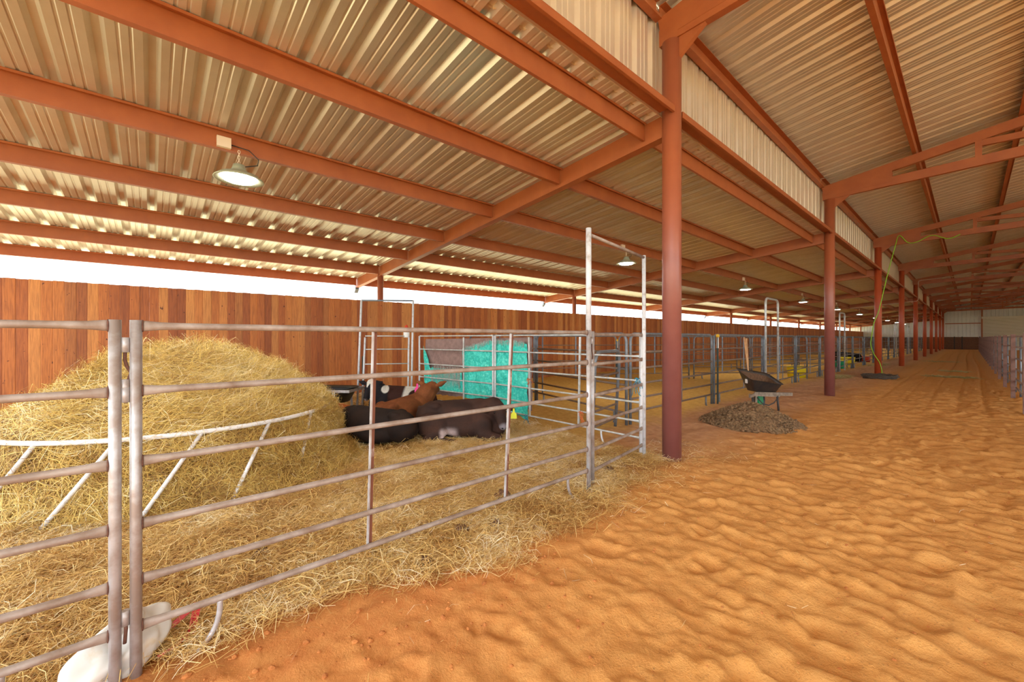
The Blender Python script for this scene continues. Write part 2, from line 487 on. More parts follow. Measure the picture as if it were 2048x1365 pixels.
# ------------------------------------------------------------------ steel frame
cols = []
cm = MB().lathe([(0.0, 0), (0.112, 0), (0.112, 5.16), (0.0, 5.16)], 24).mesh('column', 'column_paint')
ordn = 'first second third fourth fifth sixth seventh eighth ninth tenth eleventh twelfth thirteenth fourteenth fifteenth sixteenth seventeenth eighteenth nineteenth twentieth'.split()
cm2 = cm.copy(); cm2.materials.clear(); cm2.materials.append(M['column_orange'])
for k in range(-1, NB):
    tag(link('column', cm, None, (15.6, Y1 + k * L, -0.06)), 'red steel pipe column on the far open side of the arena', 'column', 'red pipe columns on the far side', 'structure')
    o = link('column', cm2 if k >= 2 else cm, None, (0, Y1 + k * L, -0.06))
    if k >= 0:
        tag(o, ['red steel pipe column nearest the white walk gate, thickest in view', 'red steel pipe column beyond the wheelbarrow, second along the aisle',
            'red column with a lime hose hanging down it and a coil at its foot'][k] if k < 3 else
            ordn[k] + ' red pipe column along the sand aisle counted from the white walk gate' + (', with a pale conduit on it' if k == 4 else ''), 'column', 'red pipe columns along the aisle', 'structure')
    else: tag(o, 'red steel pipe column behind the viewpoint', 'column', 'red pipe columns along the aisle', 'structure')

def zpurlin(mb, x, y0, y1, zb, h=PD, d=0.065):
    mb.box((x - 0.004, y0, zb), (x + 0.004, y1, zb + h))
    mb.box((x + 0.004, y0, zb + h - 0.008), (x + d, y1, zb + h)); mb.box((x + d - 0.006, y0, zb + h - 0.026), (x + d, y1, zb + h - 0.008))
    mb.box((x - d, y0, zb), (x - 0.004, y1, zb + 0.008)); mb.box((x - d, y0, zb + 0.008), (x - d + 0.006, y1, zb + 0.026))
    return mb
for i, px in enumerate(PX):
    me = zpurlin(MB(), -px - (0.035 if i == 0 else 0), 0.06, L - 0.02, zlean(px), PD, 0.03 if i == 0 else 0.065).mesh('purlin', 'red_steel')
    for k in range(-1, NB - 1):
        link('purlin', me, ceil2, (0, Y1 + k * L, 0))
a, b = (-0.1, 0.045, zlean(0.1) + 0.085), (-10.3, 0.045, zlean(10.3) + 0.085)
rb = MB().beam(a, b, 0.09, 0.27)
rb.beam((a[0], 0.045, a[2] - 0.135), (b[0], 0.045, b[2] - 0.135), 0.13, 0.016)
rme = rb.mesh('rafter', 'red_steel')
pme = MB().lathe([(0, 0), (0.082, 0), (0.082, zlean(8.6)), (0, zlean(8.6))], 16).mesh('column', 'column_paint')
dme = MB().beam((0, 0, 0), (0.02, 0, -0.09), 0.11, 0.1, (1, 0, 0)).beam((0.02, 0, -0.08), (-0.09, 0, -0.2), 0.11, 0.09, (1, 0, 0)).mesh('downspout', 'gray_metal')
for k in range(-1, NB):
    yk = Y1 + k * L
    link('rafter', rme, ceil2, (0, yk, 0))
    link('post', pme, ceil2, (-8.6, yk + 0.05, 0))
    d = link('downspout', dme, None, (-10.36, yk + 0.05, zlean(10.36) + 0.02))
    tag(d, 'short gray downspout stub under the low eave, %s from the hay bale' % ordn[max(k, 0)] if k >= 0 else 'short gray downspout stub under the low eave behind the viewpoint', 'downspout', 'downspout stubs under the low eave')
# girt under the upper siding, eave strut, main roof purlins
gm = MB(); gm.box((-0.12, 0.1, 4.258), (0.09, L - 0.1, 4.266)); gm.box((0.082, 0.1, 4.195), (0.09, L - 0.1, 4.262)); gm.box((0.06, 0.1, 4.19), (0.09, L - 0.1, 4.197)); gm.box((-0.12, 0.1, 4.232), (-0.112, L - 0.1, 4.258))
gme = gm.mesh('girt', 'red_steel')
sm_ = MB(); sm_.box((-0.19, 0.04, 5.44), (-0.182, L - 0.04, 5.70)); sm_.box((-0.182, 0.04, 5.44), (-0.10, L - 0.04, 5.448)); sm_.box((-0.182, 0.04, 5.692), (-0.10, L - 0.04, 5.70)); sm_.box((-0.106, 0.04, 5.448), (-0.1, L - 0.04, 5.475))
sme = sm_.mesh('eave_strut', 'red_steel')
mp = []
for X in (1.6, 3.15, 4.7, 6.25, 7.75):
    mp.append(zpurlin(MB(), X, 0.0, L, zmain(X) - 0.2, 0.2).mesh('purlin', 'red_steel'))
for k in range(-1, NB - 1):
    yk = Y1 + k * L
    link('girt', gme, wall_c, (0, yk, 0)); link('eave_strut', sme, ceil1, (0, yk, 0))
    for me in mp: link('purlin', me, ceil1, (0, yk, 0))
# trusses
def tz(x): return 5.48 + 0.163 * x       # top of the top chord
def bz(x): return 5.305 + 0.025 * x      # top of the bottom chord
tp = {}
tp['top_chord'] = MB().beam((-0.14, 0, tz(-0.14) - 0.1), (7.8, 0, tz(7.8) - 0.1), 0.1, 0.2)
tp['bottom_chord'] = MB().beam((-0.14, 0, bz(-0.14) - 0.1), (7.8, 0, bz(7.8) - 0.1), 0.1, 0.2)
for nme_, zf in (('top_chord', tz), ('bottom_chord', bz)): tp[nme_].beam((7.8, 0, zf(7.8) - 0.1), (15.74, 0, zf(-0.14) - 0.1), 0.1, 0.2)
g_ = MB()
for yy_ in (-0.053, 0.045): g_.prism([(0.1, bz(0.1) - 0.12), (1.2, bz(1.2) - 0.12), (1.2, tz(1.2) - 0.08), (0.1, tz(0.1) - 0.08)], yy_, yy_ + 0.008)
tp['gusset'] = g_
tp['knee_plate'] = MB().prism([(0.1, 4.87), (0.1, 5.12), (0.42, 5.12)], -0.03, 0.03)
tmesh = {k: v.mesh(k, 'red_steel') for k, v in tp.items()}
vme = [MB().box((X - 0.05, -0.045, bz(X) - 0.02), (X + 0.05, 0.045, tz(X) - 0.18)).mesh('web_post', 'red_steel') for X in (2.55, 5.2, 7.75)]
dgm = [MB().beam((2.6, 0, tz(2.6) - 0.26), (5.15, 0, bz(5.15) + 0.08), 0.085, 0.13).mesh('web_diagonal', 'red_steel'), MB().beam((5.25, 0, bz(5.25) + 0.1), (7.7, 0, tz(7.7) - 0.3), 0.085, 0.13).mesh('web_diagonal', 'red_steel')]
for k in range(-1, NB):
    lab = 'red steel roof truss behind the viewpoint' if k < 0 else 'red steel roof truss resting on the %s red column along the aisle' % ordn[k]
    r = thing('roof_truss', lab, 'truss', (0, Y1 + k * L, 0), 0, 'red roof trusses', 'structure')
    for nme, me in tmesh.items(): link(nme, me, r)
    for me in vme: link('web_post', me, r)
    for me in dgm: link('web_diagonal', me, r)

# ------------------------------------------------------------------ plank fence on the low side
fence = thing('plank_fence', 'tall cedar plank privacy fence closing the low side of the barn', 'fence', (FX, -4, 0))
pms = []
for i in range(4):
    mb = MB(); h = 2.50 + (i % 2) * 0.006; wd = 0.1413
    mb.add([(0, 0, -0.05), (0, wd, -0.05), (0, wd, h), (0, 0, h), (-0.018, 0, -0.05), (-0.018, wd, -0.05), (-0.018, wd, h), (-0.018, 0, h), (0.002, 0.01, -0.05), (0.002, wd - 0.01, -0.05), (0.002, wd - 0.01, h), (0.002, 0.01, h)],
           [(8, 9, 10, 11), (0, 8, 11, 3), (9, 1, 2, 10), (5, 4, 7, 6), (0, 3, 7, 4), (1, 5, 6, 2), (3, 11, 10, 2, 6, 7)])
    pms.append(mb.mesh('plank', 'cedar_plank'))
yy = 0.0; n = 0; rest = MB()
while yy < 85.2:
    off = random.choice((0, 0, 0.006, -0.004))
    if n < 300: link('plank', pms[n % 4], fence, (off, yy, 0))
    else: rest.box((off - 0.018, yy, -0.05), (off, yy + 0.138, 2.5 + random.uniform(0, .01)))
    yy += 0.1415; n += 1
tag(rest.obj('far_planks', 'cedar_far', fence), kind='stuff')
for z in (0.35, 1.25, 2.2):
    MB().box((-0.06, 0, z), (-0.02, 85.2, z + 0.09)).obj('fence_rail', 'dark_wood', fence)

# ------------------------------------------------------------------ end wall with roll-up door
we = tag(bpy.data.objects.new('wall_end', None), 'far end wall of white ribbed metal above brown boards', kind='structure'); COL.objects.link(we)
def end_panel(x0, z0, z1):
    pr = rib_profile(W); vs = []
    for u, h in pr: vs += [(x0 + u, YB + h, z0), (x0 + u, YB + h, z1)]
    fs = [(2 * i, 2 * i + 1, 2 * i + 3, 2 * i + 2) for i in range(len(pr) - 1)]
    return MB().add(vs, fs)
x = -10.4
while x < 3.3:
    top = zlean(x) + 0.2 if x + W < -0.25 else zmain(x + W) + 0.06
    end_panel(x, 0.0, top).obj('siding_panel', 'white_siding', we)
    x += W
while x < 15.6:
    end_panel(x, 0.0, max(zmain(min(x + W, 7.8)) if x < 7.8 else 0, zmain(x) if x >= 7.8 - W else 0) + 0.06).obj('siding_panel', 'white_siding', we); x += W
z = 0.0
while z < 1.5:
    MB().box((-8.3, YB - 0.05, z), (3.2, YB - 0.01, z + 0.178)).obj('board', 'dark_wood', we); z += 0.185
for X in (1.05, 1.75, 3.3): MB().box((X - 0.05, YB - 0.16, 0), (X + 0.05, YB - 0.06, 1.72)).obj('post', 'dark_post', we)
MB().box((0.2, YB - 0.16, 3.42), (3.4, YB - 0.01, 3.53)).obj('girt', 'red_steel', we)
MB().box((3.42, YB - 0.16, 0), (3.55, YB - 0.045, 5.4)).obj('door_post', 'red_steel', we)
dr = MB(); z = 0.0
while z < 4.05:
    dr.prism([(0, z), (0.03, z + 0.03), (0.03, z + 0.12), (0, z + 0.15)], 0, 1); z += 0.15
d = MB()
z = 0.0
while z < 4.05:
    vs = [(3.55, YB - 0.06, z), (9.0, YB - 0.06, z), (9.0, YB - 0.09, z + 0.05), (3.55, YB - 0.09, z + 0.05), (9.0, YB - 0.06, z + 0.15), (3.55, YB - 0.06, z + 0.15)]
    d.add(vs, [(0, 1, 2, 3), (3, 2, 4, 5)]); z += 0.15
do = d.obj('door_1', 'door_sheet'); tag(do, 'tan ribbed roll-up door in the far end wall', kind='structure')
MB().box((3.45, YB - 0.42, 4.05), (9.1, YB - 0.05, 4.3)).obj('door_hood', 'door_sheet', do)
# gable of the end wall above trusses is closed by the same sheets

wr = tag(bpy.data.objects.new('wall_right_blocker', None), 'unseen tan ribbed siding added on the far side of the arena to block light', kind='structure'); COL.objects.link(wr)  # unseen wall added to cut side light and darken the far bays
mwr = sheet_mesh('siding_panel', (15.8, 0, 1.6), (15.8, 0, zmain(15.8)), (1, 0, 0), 'siding_sheet')
y = 13.3
while y < YB - 0.5:
    link('siding_panel', mwr, wr, (0, y, 0)); y += W

# ------------------------------------------------------------------ pipe panels
def bent(p0, p1, h, r=0.14, n=5):
    """inverted U with rounded corners in the x-z plane"""
    pts = [(p0, 0, 0)]
    for i in range(n + 1):
        a = math.pi - i * math.pi / 2 / n; pts.append((p0 + r + r * math.cos(a), 0, h - r + r * math.sin(a)))
    for i in range(n + 1):
        a = math.pi / 2 - i * math.pi / 2 / n; pts.append((p1 - r + r * math.cos(a), 0, h - r + r * math.sin(a)))
    pts.append((p1, 0, 0)); return pts
HZ = [0.215, 0.42, 0.665, 0.94, 1.25, 1.535]
def flared(x0, x1, z, r, y=0.0):
    k = 0.07
    xs_ = [x0, x0 + k * 0.3, x0 + k, x0 + 2 * k, x1 - 2 * k, x1 - k, x1 - k * 0.3, x1]
    sq = [(0.55, 1.5), (0.6, 1.45), (0.9, 1.12), (1, 1), (1, 1), (0.9, 1.12), (0.6, 1.45), (0.55, 1.5)]
    return MB().tube([(a, y, z) for a in xs_], r, 10, True, 0, sq)
def rot_of(A, B): return math.atan2(B[1] - A[1], B[0] - A[0])
def square_panel(name, A, B, label, cat='fence panel', rail='dusty_rail', post='galvanized', rr=0.0165, pr=0.021, top=1.56, group=None, braces=(), legs=(0.3, -0.3), rust=True, brace_mat='rusty_brace', bow=0.0, heights=HZ):
    ln = math.hypot(B[0] - A[0], B[1] - A[1])
    r = thing(name, label, cat, (A[0], A[1], 0), rot_of(A, B), group)
    for x in (0, ln): MB().tube([(x, 0, -0.05), (x, 0, top)], pr, 12).obj('post', post, r)
    for i, z in enumerate(heights):
        mb = flared(pr * 0.6, ln - pr * 0.6, z, rr)
        if rust:
            for x in (pr * 1.0, ln - pr * 1.0): mb.tube([(x - 0.003, 0, z), (x + 0.003, 0, z)], rr * 1.12, 10, True, 1, [(0.7, 1.5), (0.7, 1.5)])
        mb.obj('rail', [rail, 'rust'], r)
    for x, dx in braces:
        bm_ = MB().beam((x + dx, 0.026, heights[0]), (x, 0.026, top - 0.03), 0.02, 0.014, (0, 1, 0))
        bm_.beam((x + dx - 0.014, 0.024, heights[0]), (x - 0.014, 0.024, top - 0.03), 0.009, 0.018, (0, 1, 0), 1)
        bm_.obj('brace', [brace_mat, 'galvanized' if brace_mat == 'rusty_brace' else brace_mat], r)
    for x in legs:
        s = 1 if x > 0 else -1; x = x if x > 0 else ln + x
        pts = [(x, 0, heights[0] - 0.01), (x, 0, 0.16), (x - s * 0.012, 0, 0.10), (x - s * 0.04, 0, 0.045), (x - s * 0.085, 0, -0.005)]
        MB().tube(smooth(pts, 4), 0.0125, 8).obj('leg', post, r)
    return r
near = square_panel('corral_fence', (0, -0.052), (0, 3.131), 'dusty six-rail galvanized pipe panel with two rusty uprights beside the sand', braces=((1.09, -0.035), (2.226, -0.064)), group='dusty pipe panels of the straw pen')
left = square_panel('corral_fence', (0.0, -0.118), (-0.02, -3.3), 'dusty six-rail pipe panel running out of frame beside the white plastic lump', legs=(0.31, -0.3), group='dusty pipe panels of the straw pen', braces=((1.6, 0),))
for r, x in ((near, 0.0), (left, 0.0)):
    pass
# drop-pin hinges between the two near panels
def knuckle(parent, x, z, mat='galvanized'):
    o = MB().tube([(x, 0, z - 0.032), (x, 0, z + 0.032)], 0.0145, 12).obj('hinge_knuckle', mat, parent)
    MB().box((min(0, x), -0.004, z - 0.026), (max(0, x), 0.004, z + 0.026)).obj('hinge_plate', 'rust', o)
for z in (1.452, 1.27): knuckle(near, -0.034, z)
for z in (1.235, 0.27): knuckle(left, -0.032, z)
MB().tube([(-0.034, 0, 1.43), (-0.036, 0.004, 1.39), (-0.030, 0.006, 1.36), (-0.016, 0.010, 1.33), (-0.024, 0.006, 1.30), (-0.034, 0, 1.27), (-0.033, 0, 1.2)], 0.0065, 8).obj('hinge_pin', 'rust', near)
MB().tube([(-0.032, 0, 0.28), (-0.034, 0, 0.22), (-0.030, 0, 0.16)], 0.0065, 8).obj('hinge_pin', 'rust', left)

# bow gate at the end of the near panel
A, B = (-0.052, 3.2, 0), (-0.262, 4.575, 0)
ln = math.hypot(B[0] - A[0], B[1] - A[1])
bg1 = thing('walk_gate', 'tall white pipe bow gate between the near panel and the first red column', 'gate', A, rot_of(A, B))
MB().tube([(0, 0, -0.04), (0, 0, 1.52)], 0.021, 12).tube([(0, 0, 1.5), (0, 0, 2.56)], 0.027, 12).obj('upright', 'white_paint', bg1)
MB().tube([(ln, 0, -0.04), (ln, 0, 2.51)], 0.024, 12).obj('upright', 'white_paint', bg1)
MB().tube([(0.02, 0, 2.5), (ln - 0.01, 0, 2.485)], 0.018, 10).obj('top_bar', 'dusty_rail', bg1)
MB().tube([(0.075, 0, 0.04), (0.075, 0, 1.55)], 0.021, 12).obj('gate_post', 'galvanized', bg1)
MB().tube([(ln - 0.045, 0.02, 0.07), (ln - 0.01, 0.02, 1.53)], 0.022, 12).obj('gate_post', 'white_paint', bg1)
for z in (0.165, 0.37, 0.63, 0.91, 1.22, 1.52): flared(0.085, ln - 0.06, z, 0.0165).obj('rail', 'dusty_rail', bg1)
for z in (1.46, 1.24): MB().tube([(0.036, -0.015, z - 0.035), (0.036, -0.015, z + 0.035)], 0.016, 10).obj('hinge_knuckle', 'galvanized', bg1)
MB().tube([(0.036, -0.015, 1.44), (0.03, -0.02, 1.36), (0.045, -0.02, 1.3), (0.036, -0.015, 1.24)], 0.006, 8).obj('hinge_pin', 'rust', bg1)

# cross panels with the tarp
PH = [0.21, 0.42, 0.66, 0.94, 1.25, 1.53]
c1 = square_panel('corral_fence', (-0.36, 4.66), (-3.24, 4.62), 'pale thin-railed pipe panel running back from the white bow gate', rail='pale_pipe', post='white_paint', rr=0.013, pr=0.017, top=1.53, braces=((0.95, 0.03), (2.0, -0.02)), brace_mat='pale_pipe', legs=(0.6,), rust=False, group='pale cross panels', heights=PH)
c2 = square_panel('corral_fence', (-3.3, 4.62), (-5.42, 4.3), 'pale pipe panel behind the tarp, its far half toward the plank fence', rail='pale_pipe', post='white_paint', rr=0.013, pr=0.019, top=1.53, braces=((0.75, 0),), brace_mat='pale_pipe', legs=(0.4,), rust=False, group='pale cross panels', heights=PH)
A, B = (-5.56, 4.18, 0), (-6.05, 3.2, 0)
ln = math.hypot(B[0] - A[0], B[1] - A[1])
bg2 = thing('walk_gate', 'pale pipe bow gate by the plank fence behind the spotted calf', 'gate', A, rot_of(A, B))
MB().tube([(0, 0, 0), (-0.04, 0.05, 2.3)], 0.022, 10).obj('upright', 'white_paint', bg2)
MB().tube([(ln, 0, 0), (ln - 0.09, 0.05, 2.28)], 0.022, 10).obj('upright', 'white_paint', bg2)
MB().tube([(-0.04, 0.05, 2.29), (ln - 0.09, 0.05, 2.27)], 0.018, 10).obj('top_bar', 'gray_metal', bg2)
MB().tube([(0.07, 0, 0.05), (0.05, 0.02, 1.5)], 0.02, 10).obj('gate_post', 'white_paint', bg2)
MB().tube([(ln - 0.1, 0, 0.05), (ln - 0.16, 0.02, 1.5)], 0.02, 10).obj('gate_post', 'white_paint', bg2)
for z in PH: MB().tube([(0.07, 0.015 * z, z), (ln - 0.1 - 0.04 * z, 0.015 * z, z)], 0.012, 8).obj('rail', 'pale_pipe', bg2)

# blue-gray round-cornered panels
def blue_panel(A, B, label, group, bow=None, braces=(0.5,), name='corral_fence', h=1.56, tone='blue_pipe', rr=0.02, rail='brown_rail', cat='fence panel'):
    ln = math.hypot(B[0] - A[0], B[1] - A[1])
    r = thing(name, label, cat, (A[0], A[1], 0), rot_of(A, B), group)
    MB().tube(bent(0, ln, h), 0.025, 10).obj('frame', tone, r)
    for z in [0.215, 0.44, 0.69, 0.96, 1.24]: MB().tube([(0.01, 0, z), (ln - 0.01, 0, z)], rr, 8).obj('rail', rail, r)
    for b in braces: MB().box((ln * b - 0.022, -0.028, 0.2), (ln * b + 0.022, -0.016, h - 0.02)).obj('brace', tone, r)
    for x in (0.3, ln - 0.3): MB().tube([(x, 0, 0.21), (x, 0, 0.03), (x + 0.03, 0, -0.01)], 0.02, 8).obj('leg', tone, r)
    if bow:
        pts = [(bow[0] + (x - bow[0]), -0.03, z) for x, _, z in bent(bow[0], bow[1], 2.62, 0.16)]
        MB().tube(pts, 0.03, 10).obj('bow', 'pale_pipe', r)
    return r
fy = [6.08, 9.5, 12.85, 16.05]
while fy[-1] < 71: fy.append(fy[-1] + 3.31 + (0.05 if len(fy) % 3 == 0 else 0))
for i in range(len(fy) - 1):
    a = (-1.42, fy[i] + 0.03); b = (-1.45, fy[i + 1] - 0.03)
    isbow = i % 3 == 2
    if i == 0: lab = 'blue-gray round-cornered pipe panel right behind the first red column'
    elif i == 1: lab = 'blue-gray round-cornered pipe panel behind the wheelbarrow, right of the yellow-capped post'
    elif i == 2: lab = 'round-cornered pipe panel with the nearest tall gray bow, behind the wheelbarrow'
    elif i == 3: lab = 'blue-gray pipe panel in front of the nearest yellow tub'
    else: lab = ('pipe panel with a tall gray bow, the %s such bow along the aisle' % ordn[i // 3]) if isbow else 'blue-gray pipe panel, %s of the aisle row after the first red column' % ordn[i]
    blue_panel(a, b, lab, 'pen panels along the aisle row', (0.05, 1.2) if isbow else None, (0.55,), cat='gate' if isbow else 'fence panel', name='bow_gate' if isbow else 'corral_fence')
blue_panel((-1.42, 5.99), (-4.3, 6.75), 'blue-gray pipe panel of the second pen, seen through the white bow gate', 'inner pen panels', None, (0.93,))
blue_panel((-4.36, 6.76), (-7.4, 7.05), 'blue-gray pipe panel behind the tarp, against the plank fence', 'inner pen panels', None, (0.5,))
inner = [((-7.6, 9.9), (-5.95, 12.4)), ((-5.9, 12.5), (-4.4, 14.72)), ((-4.3, 14.9), (-2.95, 16.5)), ((-2.9, 16.55), (-1.52, 17.9)),
         ((-7.2, 18.6), (-5.2, 21.6)), ((-5.1, 21.8), (-3.3, 24.2)), ((-3.25, 24.25), (-1.5, 26.5)),
         ((-7.4, 29.5), (-5.3, 32)), ((-5.2, 32.1), (-3.3, 34.4)), ((-3.2, 34.5), (-1.5, 36.6)),
         ((-7.4, 40), (-4.5, 43)), ((-4.4, 43.1), (-1.5, 46.5)), ((-7.4, 51), (-4.5, 54)), ((-4.4, 54.1), (-1.5, 57))]
for i, (a, b) in enumerate(inner):
    q = ['second', 'third', 'fourth', 'fifth', 'sixth'][0 if i < 4 else 1 if i < 7 else 2 if i < 10 else 3 if i < 12 else 4]
    pos = ['by the plank fence', 'next to the fence-side one', 'in mid pen', 'ending at the aisle row'][[0, 1, 2, 3, 0, 1, 3, 0, 1, 3, 0, 3, 0, 3][i]]
    blue_panel(a, b, 'blue-gray cross panel of the %s slanting row across the pens, %s' % (q, pos), 'inner pen panels', None, (0.5,), rr=0.016)
# small gate leaning open behind the bow gate
sg = thing('pen_gate', 'small leaning blue-gray pipe gate with a rounded top behind the white bow gate', 'gate', (-1.28, 4.86, 0), rot_of((-1.28, 4.86), (-1.5, 5.78)))
l2 = 0.95
lean = lambda p: (p[0] - 0.12 * p[2] if p[0] < 0.4 else p[0] - 0.1 * p[2], -0.10 * p[2], p[2])
MB().tube([lean(p) for p in bent(0, l2, 1.28, 0.16)], 0.026, 10).obj('frame', 'blue_pipe', sg)
for z in (0.16, 0.4, 0.66, 0.92): MB().tube([lean((0.02, 0, z)), lean((l2 - 0.02, 0, z))], 0.018, 8).obj('rail', 'brown_rail', sg)
MB().tube([lean((0.08, 0, 0.2)), (0.0, 0.0, 0.14), (-0.03, 0.0, 0.3)], 0.02, 8).obj('latch', 'blue_pipe', sg)

def tpost(loc, label, h=1.52, cap=True):
    r = thing('fence_stake', label, 'post', loc)
    MB().box((-0.02, -0.004, -0.06), (0.02, 0.004, h)).box((-0.004, -0.03, -0.06), (0.004, 0, h)).obj('stake', 'green_post', r)
    MB().box((-0.021, -0.006, h - 0.26), (0.021, 0.006, h)).obj('painted_top', 'label_white', r)
    if cap: MB().lathe([(0.0, h - 0.02), (0.035, h - 0.015), (0.04, h + 0.02), (0.03, h + 0.05), (0, h + 0.055)], 12).obj('cap', 'yellow_cap', r)
tpost((-1.34, 9.53, 0), 'green steel stake with a yellow cap between two pen panels by the wheelbarrow')
tpost((-5.92, 12.42, 0), 'green steel stake with a yellow cap far back by the plank fence', 1.4)
tpost((-6.12, 3.36, 0), 'green steel stake beside the bow gate by the spotted calf', 1.1, False)

# ------------------------------------------------------------------ tarp on the cross panel
tr = thing('tarp', 'large torn turquoise and brown tarp tied over the pale cross panel', 'tarp', (-2.4, 4.62, 0))
def cloth(poly_fn, u0, u1, nu, nv, y, amp, seed):
    """sheet on the panel line; poly_fn(u) -> (zbottom, ztop); u is distance along the panel from x=-2.4"""
    V = []; Fc = []
    for i in range(nu + 1):
        u = u0 + (u1 - u0) * i / nu; zb, zt = poly_fn(u)
        for j in range(nv + 1):
            z = zb + (zt - zb) * j / nv
            X = -u; Yb = 0.0 if u < 0.9 else -(u - 0.9) * 0.151
            dy = amp * (mnoise.fractal(Vector((u * 3 + seed, z * 3, seed)), 0.8, 2.0, 4)) 
            V.append((X, Yb + y + dy, z))
    for i in range(nu):
        for j in range(nv):
            a = i * (nv + 1) + j; Fc.append((a, a + nv + 1, a + nv + 2, a + 1))
    return MB().add(V, Fc, True)
def ragged(u, s, k=0.03): return k * mnoise.fractal(Vector((u * 9, s, 0)), 0.7, 2, 4)
cloth(lambda u: (0.38 - 0.03 * u + ragged(u, 3) - (0.22 * max(0, 0.5 - u)), 1.5 - 0.012 * u), 0.0, 2.95, 60, 24, 0.105, 0.02, 1).obj('brown_side', 'brown_tarp', tr)
def t1(u):
    top = 1.44 - 0.16 * max(0, u - 1.0) ** 1.0 / 0.75 - 0.06 * max(0, 0.35 - u) / 0.35
    return (0.33 - 0.26 * max(0, 0.9 - u) + ragged(u, 1, 0.02), top + ragged(u, 2, 0.02))
cloth(t1, 0.05, 1.72, 50, 30, 0.042, 0.045, 4).obj('turquoise_flap', 'turquoise_tarp', tr)
def t2(u):
    k = (u - 1.74) / 1.2
    top = 0.86 + (0.5 * max(0, (k - 0.80)) / 0.2 if k > 0.80 else 0)
    return (0.42 + ragged(u, 5, 0.02), top + ragged(u, 6, 0.03))
cloth(t2, 1.74, 2.93, 40, 20, 0.042, 0.035, 8).obj('turquoise_edge', 'turquoise_tarp', tr)
# frayed threads along the torn edges
fr = MB()
for i in range(260):
    u = random.uniform(0.1, 1.7); z = t1(u)[1] - 0.01
    fr.beam((-u, 0.018 - (0.151 * max(0, u - 0.9)), z - random.uniform(0.0, 0.09)), (-u + random.uniform(-0.02, 0.02), 0.02 - (0.151 * max(0, u - 0.9)), z + 0.03), 0.004, 0.002)
for i in range(240):
    u = random.uniform(1.78, 2.66); z = 0.86 + random.uniform(-0.26, 0.02)
    fr.beam((-u, 0.016 - 0.151 * (u - 0.9), z - random.uniform(0.05, 0.16)), (-u + random.uniform(-0.01, 0.01), 0.016 - 0.151 * (u - 0.9), z + 0.05), 0.004, 0.002)
tag(fr.obj('frayed_threads', 'frayed', tr), kind='stuff')

# ------------------------------------------------------------------ right-hand pipe fence
rf = thing('pipe_fence', 'long fence of flat brown posts and pipe rails along the open side of the aisle', 'fence', (3.14, 0, 0))
rpm = MB().box((-0.0375, -0.03, -0.1), (0.0375, 0.03, 1.58)).mesh('post', 'fence_post')
y = 12.55 - 4 * 3.45
while y < 74:
    link('post', rpm, rf, (0, y, 0))
    y += 3.45
for z in (0.2, 0.43, 0.68, 0.96, 1.26, 1.53):
    MB().tube([(0.085, -1.6, z), (0.085, 74, z)], 0.02, 8).obj('rail', 'dusty_rail', rf)
y = 14.3 - 9 * 1.72; um = MB().tube([(0.12, 0, -0.05), (0.12, 0, 1.53)], 0.02, 8).mesh('upright', 'blue_pipe')
while y < 74:
    link('upright', um, rf, (0, y, 0)); y += 1.72

# ------------------------------------------------------------------ lamps in the lean-to
def lamp(y, label):
    r = thing('hanging_lamp', label, 'lamp', (-3.45, y, 3.42), 0, 'round high-bay lamps under the low roof')
    MB().lathe([(0.0, 0.16), (0.06, 0.16), (0.075, 0.11), (0.10, 0.075), (0.2, 0.035), (0.255, -0.01), (0.26, -0.018), (0.25, -0.022), (0.20, 0.0), (0.18, 0.004)], 32).obj('shade', 'lamp_shell', r)
    MB().lathe([(0.172, 0.002), (0.168, -0.022), (0.15, -0.03), (0.0, -0.034)], 32).obj('lens', 'lamp_glow', r)
    ch = MB()
    for i in range(5):
        z = 0.17 + i * 0.033
        ch.tube([(0.012 * math.cos(a) if i % 2 else 0, 0 if i % 2 else 0.012 * math.cos(a), z + 0.018 + 0.02 * math.sin(a)) for a in [k * math.pi / 4 for k in range(9)]], 0.0035, 6)
    ch.obj('chain', 'box_white', r)
    MB().tube([(0, 0.05, 0.15), (0.02, 0.19, 0.2), (0.03, 0.2, 0.27), (0.02, 0.1, 0.36), (-0.01, -0.1, 0.385)], 0.006, 6).obj('cord', 'cable_black', r)
    MB().box((-0.03, -0.22, 0.33), (0.02, -0.08, 0.45)).obj('junction_box', 'box_white', r)
    ld = bpy.data.lights.new('lamp_light', 'AREA'); ld.shape = 'DISK'; ld.size = 0.34; ld.energy = 24; ld.color = (1, 0.98, 0.9)
    lo = bpy.data.objects.new('lamp_light', ld); COL.objects.link(lo); lo.parent = r; lo.location = (0, 0, -0.055)
for k in range(10):
    lamp(0.79 + 8.36 * k, 'lit round high-bay lamp under the low roof, ' + ('large, above the hay bale' if k == 0 else 'seen through the white bow gate' if k == 1 else '%s in line from the hay bale' % ordn[k]))

